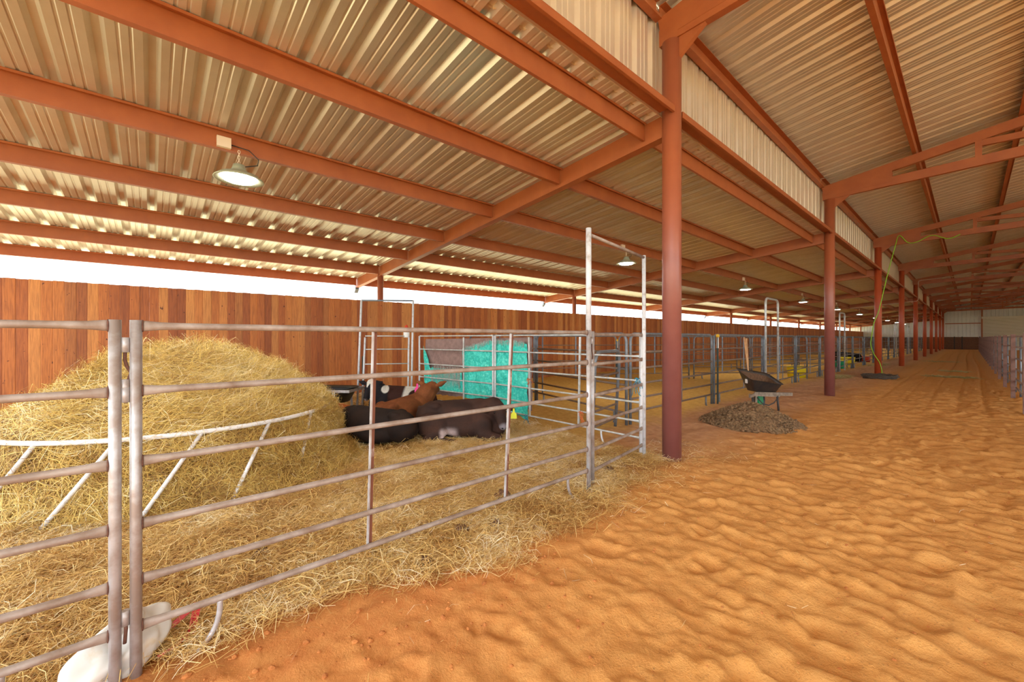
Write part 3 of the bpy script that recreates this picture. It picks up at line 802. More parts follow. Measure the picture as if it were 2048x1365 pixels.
# ------------------------------------------------------------------ conduit and hoses
y5 = Y1 + 4 * L - 0.15
cd = MB().tube([(-3.4, y5, 3.69), (-0.35, y5, 3.95), (0.02, y5, 3.98), (0.11, y5, 4.02), (0.14, y5, 4.12), (0.14, y5, 5.2), (0.16, y5, 5.32), (0.28, y5, 5.36), (3.2, y5, 5.55)], 0.02, 8).obj('conduit', 'conduit')
tag(cd, 'thin pale conduit bending around the fifth red column up to the roof truss', 'conduit')
y3 = Y1 + 2 * L
hz = MB().tube(smooth([(2.2, y3 - 0.07, 5.2), (1.9, y3 - 0.08, 5.1), (1.5, y3 - 0.07, 5.3), (1.1, y3 - 0.09, 5.12), (0.85, y3 - 0.08, 5.15), (0.62, y3 - 0.12, 5.45), (0.5, y3 - 0.14, 5.0), (0.3, y3 - 0.18, 4.0), (0.05, y3 - 0.22, 2.6), (-0.1, y3 - 0.2, 2.1), (-0.19, y3 - 0.1, 1.5), (-0.2, y3 - 0.12, 1.2), (-0.1, y3 - 0.2, 0.85), (0.06, y3 - 0.22, 0.55), (0.13, y3 - 0.25, 0.25), (0.16, y3 - 0.4, 0.05)]), 0.014, 8)
tag(hz.obj('hose', 'green_hose'), 'lime green hose draped from a truss and down the third red column', 'hose')
pts = []
for i in range(260):
    a = i / 22.0 * 2 * math.pi; rr = 0.34 + 0.32 * ((i * 0.37) % 1.0) * 0.5 + 0.02 * math.sin(i)
    pts.append((rr * 1.05 * math.cos(a), rr * 1.5 * math.sin(a), 0.03 + 0.10 * i / 260 + 0.02 * math.sin(i * 1.3)))
ch = MB().tube(pts, 0.014, 6).obj('coiled_hose', 'old_hose', None, (0.22, 20.1, 0.0))
tag(ch, 'flat dark coil of hose at the foot of the third red column', 'hose')

# ------------------------------------------------------------------ hay bale in its ring feeder
HC = (-3.6, 0.33)
prof_r = [0, 0.35, 0.6, 0.85, 1.1, 1.3, 1.43, 1.48, 1.49, 1.54, 1.66]
prof_z = [1.36, 1.34, 1.27, 1.10, 0.92, 0.76, 0.64, 0.50, 0.34, 0.16, 0.0]
# parametrise by arc length so the steep side gets rings too
pl = np.concatenate([[0], np.cumsum(np.hypot(np.diff(prof_r), np.diff(prof_z)))])
def hay_pt(s, th):
    r = np.interp(s, pl, prof_r); z = np.interp(s, pl, prof_z)
    nn = vnoise(th * 2.2 + 10, s * 3, 21) - 0.5 + 0.5 * (vnoise(th * 6 + 10, s * 8, 22) - 0.5)
    side = sstep(np.asarray(z), 0.75, 0.5)
    r2 = r * (1 + 0.05 * nn) ; z2 = z + 0.10 * nn * (1 - side) * (z > 0.05)
    # the far-right skirt spills over the floor
    d = np.cos(th - 0.85); spill = np.clip(d, 0, 1) ** 6 * sstep(np.asarray(-z), -0.35, 0.0) * 0.25
    r2 = r2 + spill + 0.11 * np.clip(np.cos(th - 1.3), 0, 1) ** 4 * sstep(np.asarray(z), 0.2, 0.45) * sstep(-np.asarray(z), -0.98, -0.7)
    return np.stack([HC[0] + r2 * np.cos(th), HC[1] + r2 * np.sin(th), z2], -1)
ns, nt = 60, 160
ss, tt = np.meshgrid(np.linspace(0.02, pl[-1], ns), np.linspace(0, 2 * np.pi, nt, endpoint=False), indexing='ij')
tt2 = np.where(tt > np.pi, tt - 2 * np.pi, tt)
V = hay_pt(ss.ravel(), tt.ravel())
# close the seam of the noise
blend = np.clip((tt.ravel() - 5.6) / (2 * np.pi - 5.6), 0, 1)[:, None]
V = V * (1 - blend) + hay_pt(ss.ravel(), tt.ravel() - 2 * np.pi) * blend
F = []
for i in range(ns - 1):
    for j in range(nt):
        F.append((i * nt + j, (i + 1) * nt + j, (i + 1) * nt + (j + 1) % nt, i * nt + (j + 1) % nt))
hay = thing('hay_bale', 'big slumped round bale of golden hay in a white ring feeder', 'hay bale', (0, 0, 0))
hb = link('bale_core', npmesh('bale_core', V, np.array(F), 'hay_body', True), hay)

def strands(name, P, D, U, ln, wd, tone, mat, sag=0.12, parent=None, segs=2):
    """curved ribbons: P start, D unit direction, U ribbon side"""
    N = len(P)
    D = D / np.linalg.norm(D, axis=1, keepdims=True)
    sd = np.cross(D, U); sd /= np.linalg.norm(sd, axis=1, keepdims=True) + 1e-9
    B = np.cross(sd, D)
    curv = RNG.normal(0, 1, (N, 1)) * sag * ln[:, None]
    curv2 = RNG.normal(0, 1, (N, 1)) * sag * ln[:, None]
    m = segs + 1
    V = np.empty((N, 2 * m, 3))
    for k in range(m):
        tpar = k / segs
        c = P + D * (ln[:, None] * tpar) + (sd * curv + B * curv2) * (4 * tpar * (1 - tpar)) + sd * (curv2 * 0.6 * np.sin(2 * np.pi * tpar))
        w2 = wd[:, None] / 2 * (1 - 0.5 * abs(2 * tpar - 1))
        V[:, 2 * k] = c - sd * w2; V[:, 2 * k + 1] = c + sd * w2
    o = (np.arange(N) * 2 * m)[:, None]
    F = np.concatenate([o + np.array([[2 * k, 2 * k + 1, 2 * k + 3, 2 * k + 2]]) for k in range(segs)])
    me = npmesh(name, V.reshape(-1, 3), F, mat, False, {'tone': np.repeat(tone, 2 * m)})
    return tag(link(name, me, parent), kind='stuff')

N = 85000
th = RNG.uniform(-np.pi * 0.75, np.pi * 0.75, N)
s = RNG.uniform(0.02, pl[-1], N) ** 1.0
s = pl[-1] * np.sqrt(RNG.uniform(0.0, 1, N))
P = hay_pt(s, th)
e = 1e-3
T1 = (hay_pt(s + e, th) - P) / e; T2 = (hay_pt(s, th + e) - P) / e
T1 /= np.linalg.norm(T1, axis=1, keepdims=True); T2 /= np.linalg.norm(T2, axis=1, keepdims=True)
Nn = np.cross(T1, T2); Nn /= np.linalg.norm(Nn, axis=1, keepdims=True); Nn[Nn[:, 0] * (P[:, 0] - HC[0]) + Nn[:, 1] * (P[:, 1] - HC[1]) + Nn[:, 2] < 0] *= -1
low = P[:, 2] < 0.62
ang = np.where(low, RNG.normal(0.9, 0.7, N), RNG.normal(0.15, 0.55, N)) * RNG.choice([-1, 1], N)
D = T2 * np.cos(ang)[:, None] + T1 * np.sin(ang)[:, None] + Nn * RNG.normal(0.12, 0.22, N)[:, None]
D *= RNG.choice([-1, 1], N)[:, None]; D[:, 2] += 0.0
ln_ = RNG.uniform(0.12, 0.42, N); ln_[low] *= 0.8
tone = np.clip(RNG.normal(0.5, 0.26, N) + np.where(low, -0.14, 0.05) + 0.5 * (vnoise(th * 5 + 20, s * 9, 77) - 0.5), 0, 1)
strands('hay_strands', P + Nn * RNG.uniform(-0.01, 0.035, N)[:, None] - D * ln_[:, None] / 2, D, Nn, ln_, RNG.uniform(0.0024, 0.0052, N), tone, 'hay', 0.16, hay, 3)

ring = thing('ring_feeder', 'white painted steel ring feeder around the hay bale', 'feeder', (HC[0] + 0.03, HC[1] - 0.03, 0))
RR = 1.5
MB().tube([(RR * math.cos(a), RR * math.sin(a), 0.655) for a in [i * 2 * math.pi / 72 for i in range(73)]], 0.021, 10, False).obj('top_ring', 'ring_white', ring)
MB().tube([((RR + 0.1) * math.cos(a), (RR + 0.1) * math.sin(a), 0.02) for a in [i * 2 * math.pi / 72 for i in range(73)]], 0.021, 10, False).obj('bottom_ring', 'ring_white', ring)
for i in range(17):
    a = R(-41.1 + i * 360 / 17); a2 = a - R(14)
    MB().tube([(RR * math.cos(a), RR * math.sin(a), 0.65), ((RR + 0.15) * math.cos(a2), (RR + 0.15) * math.sin(a2), 0.05)], 0.017, 8).obj('bar', 'ring_white', ring)

# ------------------------------------------------------------------ straw on the pen floor
def straw_floor(name, n, area, ln_rng, wd_rng, zmax, mat='straw', keep=None, tone0=0.5, tilt=0.16, segs=2):
    x = RNG.uniform(area[0], area[1], n); y = RNG.uniform(area[2], area[3], n)
    if keep is not None:
        k = keep(x, y); x, y = x[k], y[k]
    n = len(x); a = RNG.uniform(0, 2 * np.pi, n)
    D = np.stack([np.cos(a), np.sin(a), RNG.normal(0, tilt, n)], 1)
    ln = RNG.uniform(*ln_rng, n)
    lift = RNG.uniform(0, 1, n); z = ground_h(x, y) + 0.002 + lift * zmax
    U = np.stack([RNG.normal(0, 0.5, n), RNG.normal(0, 0.5, n), np.ones(n)], 1)
    P = np.stack([x, y, z], 1) - D * ln[:, None] / 2
    P[:, 2] = np.maximum(P[:, 2], ground_h(P[:, 0], P[:, 1]) - 0.004)
    clump = vnoise(x * 2.5, y * 2.5, 31) - 0.5
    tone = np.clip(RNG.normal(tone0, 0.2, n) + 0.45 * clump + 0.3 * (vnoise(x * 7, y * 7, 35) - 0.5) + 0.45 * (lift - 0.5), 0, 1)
    return strands(name, P, D, U, ln, RNG.uniform(*wd_rng, n), tone, mat, 0.14, None, segs)
def edge(x, y):
    b = 0.12 + 0.16 * np.clip(y, 0, 2.2) + 0.35 * (vnoise(y * 2.3, x * 0, 33) - 0.5) - 0.12 * np.clip(y - 2.5, 0, 3)
    b = b - 0.25 * sstep(-y, -0.25, 0.3)
    dens = sstep(b - x, -0.10, 0.30) * (0.35 + 0.65 * vnoise(x * 1.7, y * 1.7, 34) + 0.25)
    return dens * (1 - 0.6 * sstep(y, 1.8, 3.6) * sstep(x, -1.4, -0.4) * (0.5 + vnoise(x * 3, y * 3, 36)))
cdist = lambda x, y: np.hypot(x - 2.42, y)
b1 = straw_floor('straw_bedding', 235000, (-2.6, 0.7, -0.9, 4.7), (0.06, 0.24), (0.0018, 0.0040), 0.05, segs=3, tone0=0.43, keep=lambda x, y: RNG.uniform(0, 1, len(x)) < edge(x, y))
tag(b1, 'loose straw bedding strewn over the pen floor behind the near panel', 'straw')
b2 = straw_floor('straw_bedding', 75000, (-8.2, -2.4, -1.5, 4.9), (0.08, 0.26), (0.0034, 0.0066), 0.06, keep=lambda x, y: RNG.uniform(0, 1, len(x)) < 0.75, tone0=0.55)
tag(b2, 'deeper straw bedding around the lying cattle toward the plank fence', 'straw')
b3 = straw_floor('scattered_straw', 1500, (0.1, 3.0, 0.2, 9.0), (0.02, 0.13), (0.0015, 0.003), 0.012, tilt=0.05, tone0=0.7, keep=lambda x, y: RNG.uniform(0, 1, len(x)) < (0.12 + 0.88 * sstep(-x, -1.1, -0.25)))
tag(b3, 'stray straw stalks scattered over the orange sand', 'straw')
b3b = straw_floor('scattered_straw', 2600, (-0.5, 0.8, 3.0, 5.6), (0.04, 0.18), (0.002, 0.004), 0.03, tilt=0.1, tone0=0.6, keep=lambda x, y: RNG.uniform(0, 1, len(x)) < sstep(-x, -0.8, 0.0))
tag(b3b, 'thin straw around the foot of the first red column', 'straw')
for cx_, cy_, rx_, ry_, nn_ in ((1.95, 22.6, 0.9, 0.35, 1600), (2.0, 26.6, 0.6, 0.4, 900), (1.2, 37, 1.0, 0.6, 900), (-0.9, 19.5, 0.5, 1.4, 1500), (-0.9, 30, 0.5, 2.5, 1200)):
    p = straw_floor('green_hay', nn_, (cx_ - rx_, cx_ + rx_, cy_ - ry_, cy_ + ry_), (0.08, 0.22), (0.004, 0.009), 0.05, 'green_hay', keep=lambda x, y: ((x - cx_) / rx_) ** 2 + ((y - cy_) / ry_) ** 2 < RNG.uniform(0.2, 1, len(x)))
    tag(p, 'wisp of pale green hay dropped on the sand, %s' % ('across the aisle at mid depth' if cy_ < 24 and cx_ > 0 else 'just beyond the first wisp' if cy_ < 28 and cx_ > 0 else 'farthest down the aisle' if cx_ > 0 else 'below the tubs' if cy_ < 25 else 'along the far pen panels'), 'hay')

# clods and pebbles on the sand
cl = bmesh.new()
for i in range(3500):
    x, y = random.uniform(-0.1, 2.9), random.uniform(0.1, 7.0)
    wgt = 1.0 if (0.0 < x < 0.9 and y < 2.4) else 0.35
    if random.random() > wgt: continue
    sz = random.choice((0.002, 0.003, 0.003, 0.004, 0.006, 0.009)) * (1.5 if x < 0.8 and y < 2 else 1)
    mt = Matrix.Translation((x, y, gz(x, y) + sz * 0.3)) @ Matrix.Rotation(random.uniform(0, 6), 4, 'Z') @ Matrix.Diagonal((sz * random.uniform(0.8, 1.6), sz, sz * 0.75, 1))
    bmesh.ops.create_icosphere(cl, subdivisions=1, radius=1, matrix=mt)
me = bpy.data.meshes.new('sand_clods'); cl.to_mesh(me); me.materials.append(M['clod'])
tag(link('sand_clods', me), 'small crumbs and clods of orange sand near the panel', 'clods', kind='stuff')

# ------------------------------------------------------------------ lumps: manure pile, clumps
def lump_mesh(name, mat, r, h, amp, seed, n=40, m=14):
    V, Fc = [], []
    for i in range(m + 1):
        t_ = i / m
        for j in range(n):
            a = 2 * math.pi * j / n
            rr = r * t_; z = h * (1 - t_ ** 1.25) 
            q = Vector((rr * math.cos(a) * 6 / r + seed, rr * math.sin(a) * 6 / r, seed))
            k = mnoise.fractal(q, 0.6, 2.1, 5)
            V.append((rr * math.cos(a) * (1 + 0.12 * mnoise.noise(Vector((math.cos(a) * 2, math.sin(a) * 2, seed)))), rr * math.sin(a), max(-0.02, z + amp * k * (1 if t_ < 0.97 else 0)) - (0.02 if i == m else 0)))
    for i in range(m):
        for j in range(n): Fc.append((i * n + j, (i + 1) * n + j, (i + 1) * n + (j + 1) % n, i * n + (j + 1) % n))
    return MB().add(V, Fc, True).mesh(name, mat)
pile = thing('manure_pile', 'crumbly brown manure pile on the sand in front of the wheelbarrow', 'manure pile', (-0.13, 7.85, 0.0), R(48))
link('pile_core', lump_mesh('pile_core', 'manure', 0.8, 0.36, 0.05, 3.3, 60, 24), pile)
cb = bmesh.new()
for i in range(1500):
    t_ = math.sqrt(random.random()) * 1.03; a = random.uniform(0, 2 * math.pi); rr = 0.8 * t_
    z = 0.36 * max(0, 1 - t_ ** 1.25); sz = random.uniform(0.008, 0.026)
    mt = Matrix.Translation((rr * math.cos(a), rr * math.sin(a), z + 0.008)) @ Matrix.Rotation(random.uniform(0, 6), 4, (random.random(), random.random(), 1)) @ Matrix.Diagonal((sz * 1.3, sz, sz * 0.8, 1))
    bmesh.ops.create_icosphere(cb, subdivisions=1, radius=1, matrix=mt)
me = bpy.data.meshes.new('crumbs'); cb.to_mesh(me); me.materials.append(M['manure'])
tag(link('crumbs', me, pile), kind='stuff')
clm = [lump_mesh('manure_clump', 'clump', 0.09, 0.055, 0.03, s_, 18, 7) for s_ in (1.1, 5.2)]
for i, (x, y, sc) in enumerate([(-0.12, 1.75, 1.1), (-0.02, 2.0, 0.9), (0.08, 1.33, 0.9), (-0.42, 2.42, 1.3), (-0.75, 0.55, 1.0), (-0.2, 3.75, 1.0)]):
    o = link('manure_clump', clm[i % 2], None, (x, y, gz(x, y) + 0.012), (0, 0, i * 1.3)); o.scale = (sc, sc * 0.8, sc)
    tag(o, 'small dark clump of manure in the straw, ' + ['midway between the two rusty uprights', 'by the foot of the second rusty upright', 'under the rail near the first rusty upright', 'largest, behind the second rusty upright', 'alone, left of the first rusty upright', 'inside the white bow gate'][i], 'manure', 'manure clumps in the straw')

# ------------------------------------------------------------------ cattle
def blob_mesh(name, blobs, voxel, colour_fn, smooth=3):
    """blobs: ('e', centre, radii, euler) ellipsoids or ('c', p, q, r0, r1) tapered capsules, fused into one skin"""
    bm = bmesh.new()
    for b in blobs:
        if b[0] == 'e':
            rot = Matrix.Identity(4)
            if len(b) > 3:
                from mathutils import Euler
                rot = Euler(b[3]).to_matrix().to_4x4()
            bmesh.ops.create_icosphere(bm, subdivisions=3, radius=1, matrix=Matrix.Translation(b[1]) @ rot @ Matrix.Diagonal(tuple(b[2]) + (1,)))
        else:
            p, q = Vector(b[1]), Vector(b[2]); k = max(3, int((q - p).length / (0.35 * min(b[3], b[4]))) + 1)
            for i in range(k + 1):
                t_ = i / k; c = p.lerp(q, t_); r = b[3] + (b[4] - b[3]) * t_
                bmesh.ops.create_icosphere(bm, subdivisions=2, radius=r, matrix=Matrix.Translation(c))
    me = bpy.data.meshes.new(name + '_raw'); bm.to_mesh(me); bm.free()
    o = bpy.data.objects.new(name + '_raw', me); COL.objects.link(o)
    m = o.modifiers.new('r', 'REMESH'); m.mode = 'VOXEL'; m.voxel_size = voxel
    s_ = o.modifiers.new('s', 'SMOOTH'); s_.iterations = smooth; s_.factor = 0.5
    dg = bpy.context.evaluated_depsgraph_get(); dg.update()
    out = bpy.data.meshes.new_from_object(o.evaluated_get(dg)); out.name = name
    bpy.data.objects.remove(o); bpy.data.meshes.remove(me)
    n = len(out.vertices); co = np.empty(n * 3, np.float32); out.vertices.foreach_get('co', co); co = co.reshape(-1, 3)
    a = out.attributes.new('coat', 'FLOAT_COLOR', 'POINT')
    c = np.ones((n, 4), np.float32); c[:, :3] = colour_fn(co); a.data.foreach_set('color', c.ravel())
    out.polygons.foreach_set('use_smooth', np.ones(len(out.polygons), bool))
    out.materials.clear(); out.materials.append(M['coat'])
    return out

def cow(label, loc, rz, sc, head, hdir, coat, tagcol=None, tagside=1, ear_up=0.0, group='lying cattle', neck_r=(0.16, 0.105), sides=(1, -1), tail=True, tagoff=0.2):
    """local frame: +x forward, z up; head = poll position, hdir = direction poll -> muzzle"""
    root = thing('cow', label, 'cow', loc, rz, group); root.scale = (sc,) * 3
    B = [('e', (0, 0, 0.30), (0.50, 0.26, 0.27)), ('e', (-0.40, 0, 0.30), (0.27, 0.23, 0.25)), ('e', (0.36, 0, 0.33), (0.27, 0.21, 0.27)),
         ('e', (0.30, 0, 0.53), (0.17, 0.07, 0.08)), ('c', (-0.46, 0, 0.50), (0.30, 0, 0.55), 0.055, 0.06),
         ('e', (-0.36, 0.12, 0.49), (0.10, 0.07, 0.065)), ('e', (-0.36, -0.12, 0.49), (0.10, 0.07, 0.065)),
         ('e', (0.54, 0, 0.22), (0.17, 0.15, 0.19)), ('e', (0.05, 0.0, 0.20), (0.5, 0.30, 0.19)),
         ]
    if tail: B += [('c', (-0.62, 0.0, 0.46), (-0.69, 0.02, 0.25), 0.03, 0.022), ('c', (-0.69, 0.02, 0.25), (-0.66, 0.1, 0.05), 0.022, 0.03)]
    for sgn in sides:
        B += [('e', (-0.36, 0.22 * sgn, 0.22), (0.25, 0.12, 0.20)), ('c', (-0.20, 0.29 * sgn, 0.16), (-0.42, 0.33 * sgn, 0.06), 0.085, 0.055),
              ('c', (-0.42, 0.33 * sgn, 0.055), (-0.10, 0.35 * sgn, 0.04), 0.048, 0.034), ('c', (-0.10, 0.35 * sgn, 0.04), (0.0, 0.35 * sgn, 0.035), 0.036, 0.036),
              ('e', (0.36, 0.18 * sgn, 0.22), (0.16, 0.10, 0.19)), ('c', (0.36, 0.22 * sgn, 0.13), (0.62, 0.20 * sgn, 0.07), 0.075, 0.05),
              ('c', (0.62, 0.20 * sgn, 0.065), (0.46, 0.29 * sgn, 0.035), 0.042, 0.032), ('c', (0.46, 0.29 * sgn, 0.035), (0.38, 0.31 * sgn, 0.03), 0.034, 0.034)]
    h = Vector(head); d = Vector(hdir).normalized(); up = Vector((0, 0, 1)); sdv = up.cross(d).normalized(); fn = d.cross(sdv)   # fn: out of the forehead
    mz = h + d * 0.33
    B += [('c', (0.42, 0, 0.42), Vector((0.42, 0, 0.42)).lerp(h, 0.55) + Vector((0, 0, 0.01)), 0.19, neck_r[0]), ('c', Vector((0.42, 0, 0.42)).lerp(h, 0.55), h + d * 0.06 - fn * 0.02, neck_r[0], neck_r[1]),
          ('c', (0.55, 0, 0.25), Vector((0.55, 0, 0.25)).lerp(h, 0.6), 0.12, 0.09)]
    B += [('c', h + d * 0.02, h + d * 0.13, 0.092, 0.094), ('c', h + d * 0.13, h + d * 0.28, 0.09, 0.07), ('c', h + d * 0.28, mz, 0.07, 0.066),
          ('c', h + d * 0.10 - fn * 0.06, h + d * 0.28 - fn * 0.04, 0.078, 0.055), ('e', h + fn * 0.015 - d * 0.02, (0.07, 0.07, 0.06))]
    for sgn in (1, -1):
        B += [('c', mz + sdv * 0.03 * sgn + d * 0.0, mz + sdv * 0.035 * sgn + d * 0.012, 0.036, 0.03)]
        e0 = h + sdv * 0.08 * sgn + d * 0.02; e1 = h + sdv * 0.265 * sgn + Vector((0, 0, 0.02 + ear_up)) - d * 0.01
        B += [('c', e0, e0.lerp(e1, 0.5), 0.024, 0.050), ('c', e0.lerp(e1, 0.5), e1, 0.050, 0.018), ]
    fnc = lambda P: coat(P, np.array(h), np.array(d), np.array(sdv), np.array(fn))
    link('body', blob_mesh('body', B, 0.0145, fnc), root)
    for sgn in (1, -1):
        c = h + d * 0.12 + sdv * 0.085 * sgn + fn * 0.022
        bm = MB(); bm.lathe([(0.0, -0.017), (0.012, -0.012), (0.017, 0), (0.012, 0.012), (0, 0.017)], 10, 0, c); bm.obj('eye', 'eye', root)
        c = mz + d * 0.052 + sdv * 0.03 * sgn + fn * 0.026
        MB().lathe([(0.0, -0.011), (0.009, -0.007), (0.012, 0), (0.009, 0.007), (0, 0.011)], 8, 0, c).obj('nostril', 'eye', root)
        for hx, hy in ((0.015, 0.35), (0.365, 0.31)) if sgn in sides else ():
            MB().lathe([(0.0, -0.03), (0.03, -0.03), (0.034, 0.0), (0.024, 0.02), (0, 0.022)], 10, 0, (hx, hy * sgn, 0.034)).obj('hoof', 'hoof', root)
    if tagcol:
        e = h + sdv * tagoff * tagside + d * 0.03 + Vector((0, 0, min(0, ear_up) * 0.7)); cd = Vector((0.748, -0.664, 0)); cd = Matrix.Rotation(-rz, 3, 'Z') @ cd
        e = e + cd * 0.06
        t1_ = MB(); sd2 = cd.cross(up).normalized()
        pts = [(-0.012, 0.05), (0.012, 0.05), (0.014, 0.0), (0.042, -0.03), (0.045, -0.10), (-0.045, -0.10), (-0.042, -0.03), (-0.014, 0.0)]
        vs = [e + sd2 * a_ + up * b_ + cd * 0.003 for a_, b_ in pts] + [e + sd2 * a_ + up * b_ - cd * 0.003 for a_, b_ in pts]
        k = len(pts)
        t1_.add(vs, [tuple(range(k)), tuple(range(2 * k - 1, k - 1, -1))] + [(i, i + k, (i + 1) % k + k, (i + 1) % k) for i in range(k)])
        t1_.obj('ear_tag', tagcol, root)
    return root
def L3(c): return np.array(lin(c)[:3])
def plain(c1, c2, muzzle=(50, 46, 48), belly=None, seed=0):
    def fn(P, h, d, s, f):
        nz = vnoise(P[:, 0] * 7 + seed, P[:, 2] * 9 + P[:, 1] * 5, 41 + seed)[:, None]
        c = L3(c1) * (1 - nz) + L3(c2) * nz
        q = (P - h) @ d; lat = np.linalg.norm(P - h - np.outer(q, d), axis=1)
        mk = (sstep(q, 0.30, 0.36) * (lat < 0.12))[:, None]
        c = c * (1 - mk) + L3(muzzle) * mk
        if belly is not None:
            bk = (sstep(-P[:, 2], -0.24, -0.14) * sstep(P[:, 0], -0.24, -0.18) * (1 - sstep(P[:, 0], -0.04, 0.06)) * sstep(np.abs(P[:, 1]), 0.2, 0.26) * (P[:, 2] > 0.08))[:, None]
            c = c * (1 - bk) + L3(belly) * bk
        return c
    return fn
def holstein(P, h, d, s, f):
    dark = np.where((P[:, 0] > 0.3)[:, None], L3((34, 30, 34)), L3((62, 36, 30)))
    wht = L3((226, 220, 208))
    patch = np.zeros(len(P))
    x, yv, z = P[:, 0], P[:, 1], P[:, 2]
    patch = np.maximum(patch, 1 - sstep(np.hypot((x - 0.36) / 0.08, (z - 0.54) / 0.08), 0.85, 1.0))          # shoulder saddle
    u = x + 0.25 * (z - 0.3)
    band = (sstep(-u, -0.06, 0.0)) * (1 - sstep(-u, 0.54, 0.60))
    hole = 1 - sstep(np.hypot((x + 0.26) / 0.15, (z - 0.42) / 0.10), 0.9, 1.05)
    patch = np.maximum(patch, band * (1 - hole))
    patch = np.maximum(patch, 1 - sstep(z, 0.09, 0.13))                                                        # white legs and belly
    hx = P - h; q = hx @ d; lat = np.abs(hx @ s); fr = hx @ f
    tri = (lat < 0.055 * np.clip(1 - q / 0.15, 0, 1)) & (fr > 0.0) & (q > -0.08) & (q < 0.15)
    patch = np.where(tri, 1, patch)
    nose = sstep(q, 0.36, 0.40) * (np.linalg.norm(hx - np.outer(q, d), axis=1) < 0.12)
    c = dark * (1 - patch[:, None]) + wht * patch[:, None]
    return c * (1 - nose[:, None]) + L3((198, 182, 176)) * nose[:, None]

fwd = Vector((-0.748, 0.664, 0)); rgt = Vector((0.664, 0.748, 0))
def loc_dir(v, rz): return Matrix.Rotation(-rz, 3, 'Z') @ Vector(v)
# dark brown cow in front of the tarp, broadside, head to the right and turned to the viewer
rz = R(44)
cow('dark brown cow with a yellow ear tag lying in front of the tarp', (-2.60, 3.42, 0), rz, 0.98, (0.60, -0.14, 0.52), loc_dir(rgt * 0.22 - fwd * 0.55 + Vector((0, 0, -0.72)), rz), plain((76, 50, 40), (52, 38, 34), (130, 122, 126), (196, 174, 170), 1), 'yellow_tag', 1, -0.10, tagoff=0.24)
# black cow at the hay, head hidden to the left
rz = R(215)
cow('black cow lying with its back turned, beside the hay bale', (-3.08, 2.36, 0), rz, 0.88, (0.66, -0.15, 0.40), loc_dir(-rgt * 0.8 + Vector((0, 0, -0.4)), rz), plain((52, 36, 28), (32, 26, 24), seed=5), None, sides=(-1,), tail=False)
rz = R(112)
cow('rusty brown calf with a pink ear tag lying with its head turned away', (-3.54, 2.98, -0.02), rz, 0.98, (0.68, -0.04, 0.69), loc_dir(fwd * 1.0 + rgt * 0.1 + Vector((0, 0, -0.3)), rz), plain((142, 84, 48), (112, 62, 34), (90, 60, 50), seed=9), 'pink_tag', 1, 0.06, neck_r=(0.17, 0.12), tagoff=0.25)
rz = R(238)
cow('black and white spotted calf with a pink ear tag by the plank fence', (-4.95, 3.70, 0), rz, 0.93, (0.66, 0.03, 0.66), loc_dir(-fwd * 0.5 - rgt * 0.1 + Vector((0, 0, -0.85)), rz), holstein, 'pink_tag', 1, 0.0, tagoff=0.12)
rz = R(200)
cow('brown calf almost hidden between the hay bale and the black cow', (-4.45, 2.35, -0.02), rz, 0.72, (0.68, 0.0, 0.4), (0.8, 0, -0.5), plain((172, 92, 42), (140, 68, 30), seed=12), None)
cow('small black calf lying far down the pens behind the third column', (-2.7, 33.2, 0), R(170), 1.0, (0.7, 0.0, 0.55), (0.7, 0, -0.6), plain((24, 22, 24), (16, 15, 16), seed=14), None)

# ------------------------------------------------------------------ feed bunk by the fence
bk = thing('feed_bunk', 'black plastic feed bunk on a galvanized stand beside the plank fence', 'trough', (-6.0, 2.55, 0), R(44))
n = 20
def bunk_ring(a, b, z): return [(a * math.copysign(abs(math.cos(t_)) ** 0.5, math.cos(t_)), b * math.copysign(abs(math.sin(t_)) ** 0.5, math.sin(t_)), z) for t_ in [2 * math.pi * i / n for i in range(n)]]
V = bunk_ring(0.46, 0.2, 0.24) + bunk_ring(0.6, 0.27, 0.50) + bunk_ring(0.64, 0.31, 0.53) + bunk_ring(0.57, 0.24, 0.50) + bunk_ring(0.43, 0.17, 0.27)
Fc = [(k * n + i, k * n + (i + 1) % n, (k + 1) * n + (i + 1) % n, (k + 1) * n + i) for k in range(4) for i in range(n)] + [tuple(range(n))[::-1], tuple(range(4 * n, 5 * n))]
MB().add(V, Fc, True).obj('tub', 'black_plastic', bk)
MB().beam((-0.66, -0.32, 0.48), (0.66, -0.32, 0.48), 0.03, 0.05).beam((-0.66, 0.32, 0.48), (0.66, 0.32, 0.48), 0.03, 0.05).beam((0.64, -0.32, 0.48), (0.64, 0.32, 0.48), 0.03, 0.05).beam((-0.64, -0.32, 0.48), (-0.64, 0.32, 0.48), 0.03, 0.05).obj('stand_frame', 'galvanized', bk)
for x in (-0.42, 0.36):
    for yv in (-0.34, 0.34): MB().tube([(x, yv, 0.46), (x + 0.02, yv * 1.05, 0.0)], 0.024, 8).obj('leg', 'white_paint', bk)

# ------------------------------------------------------------------ wheelbarrow with tools
wb = thing('wheelbarrow', 'dark muddy wheelbarrow with wooden handles behind the manure pile', 'wheelbarrow', (-0.46, 9.42, 0), R(48)); wb.scale = (0.76, 0.85, 1.07)
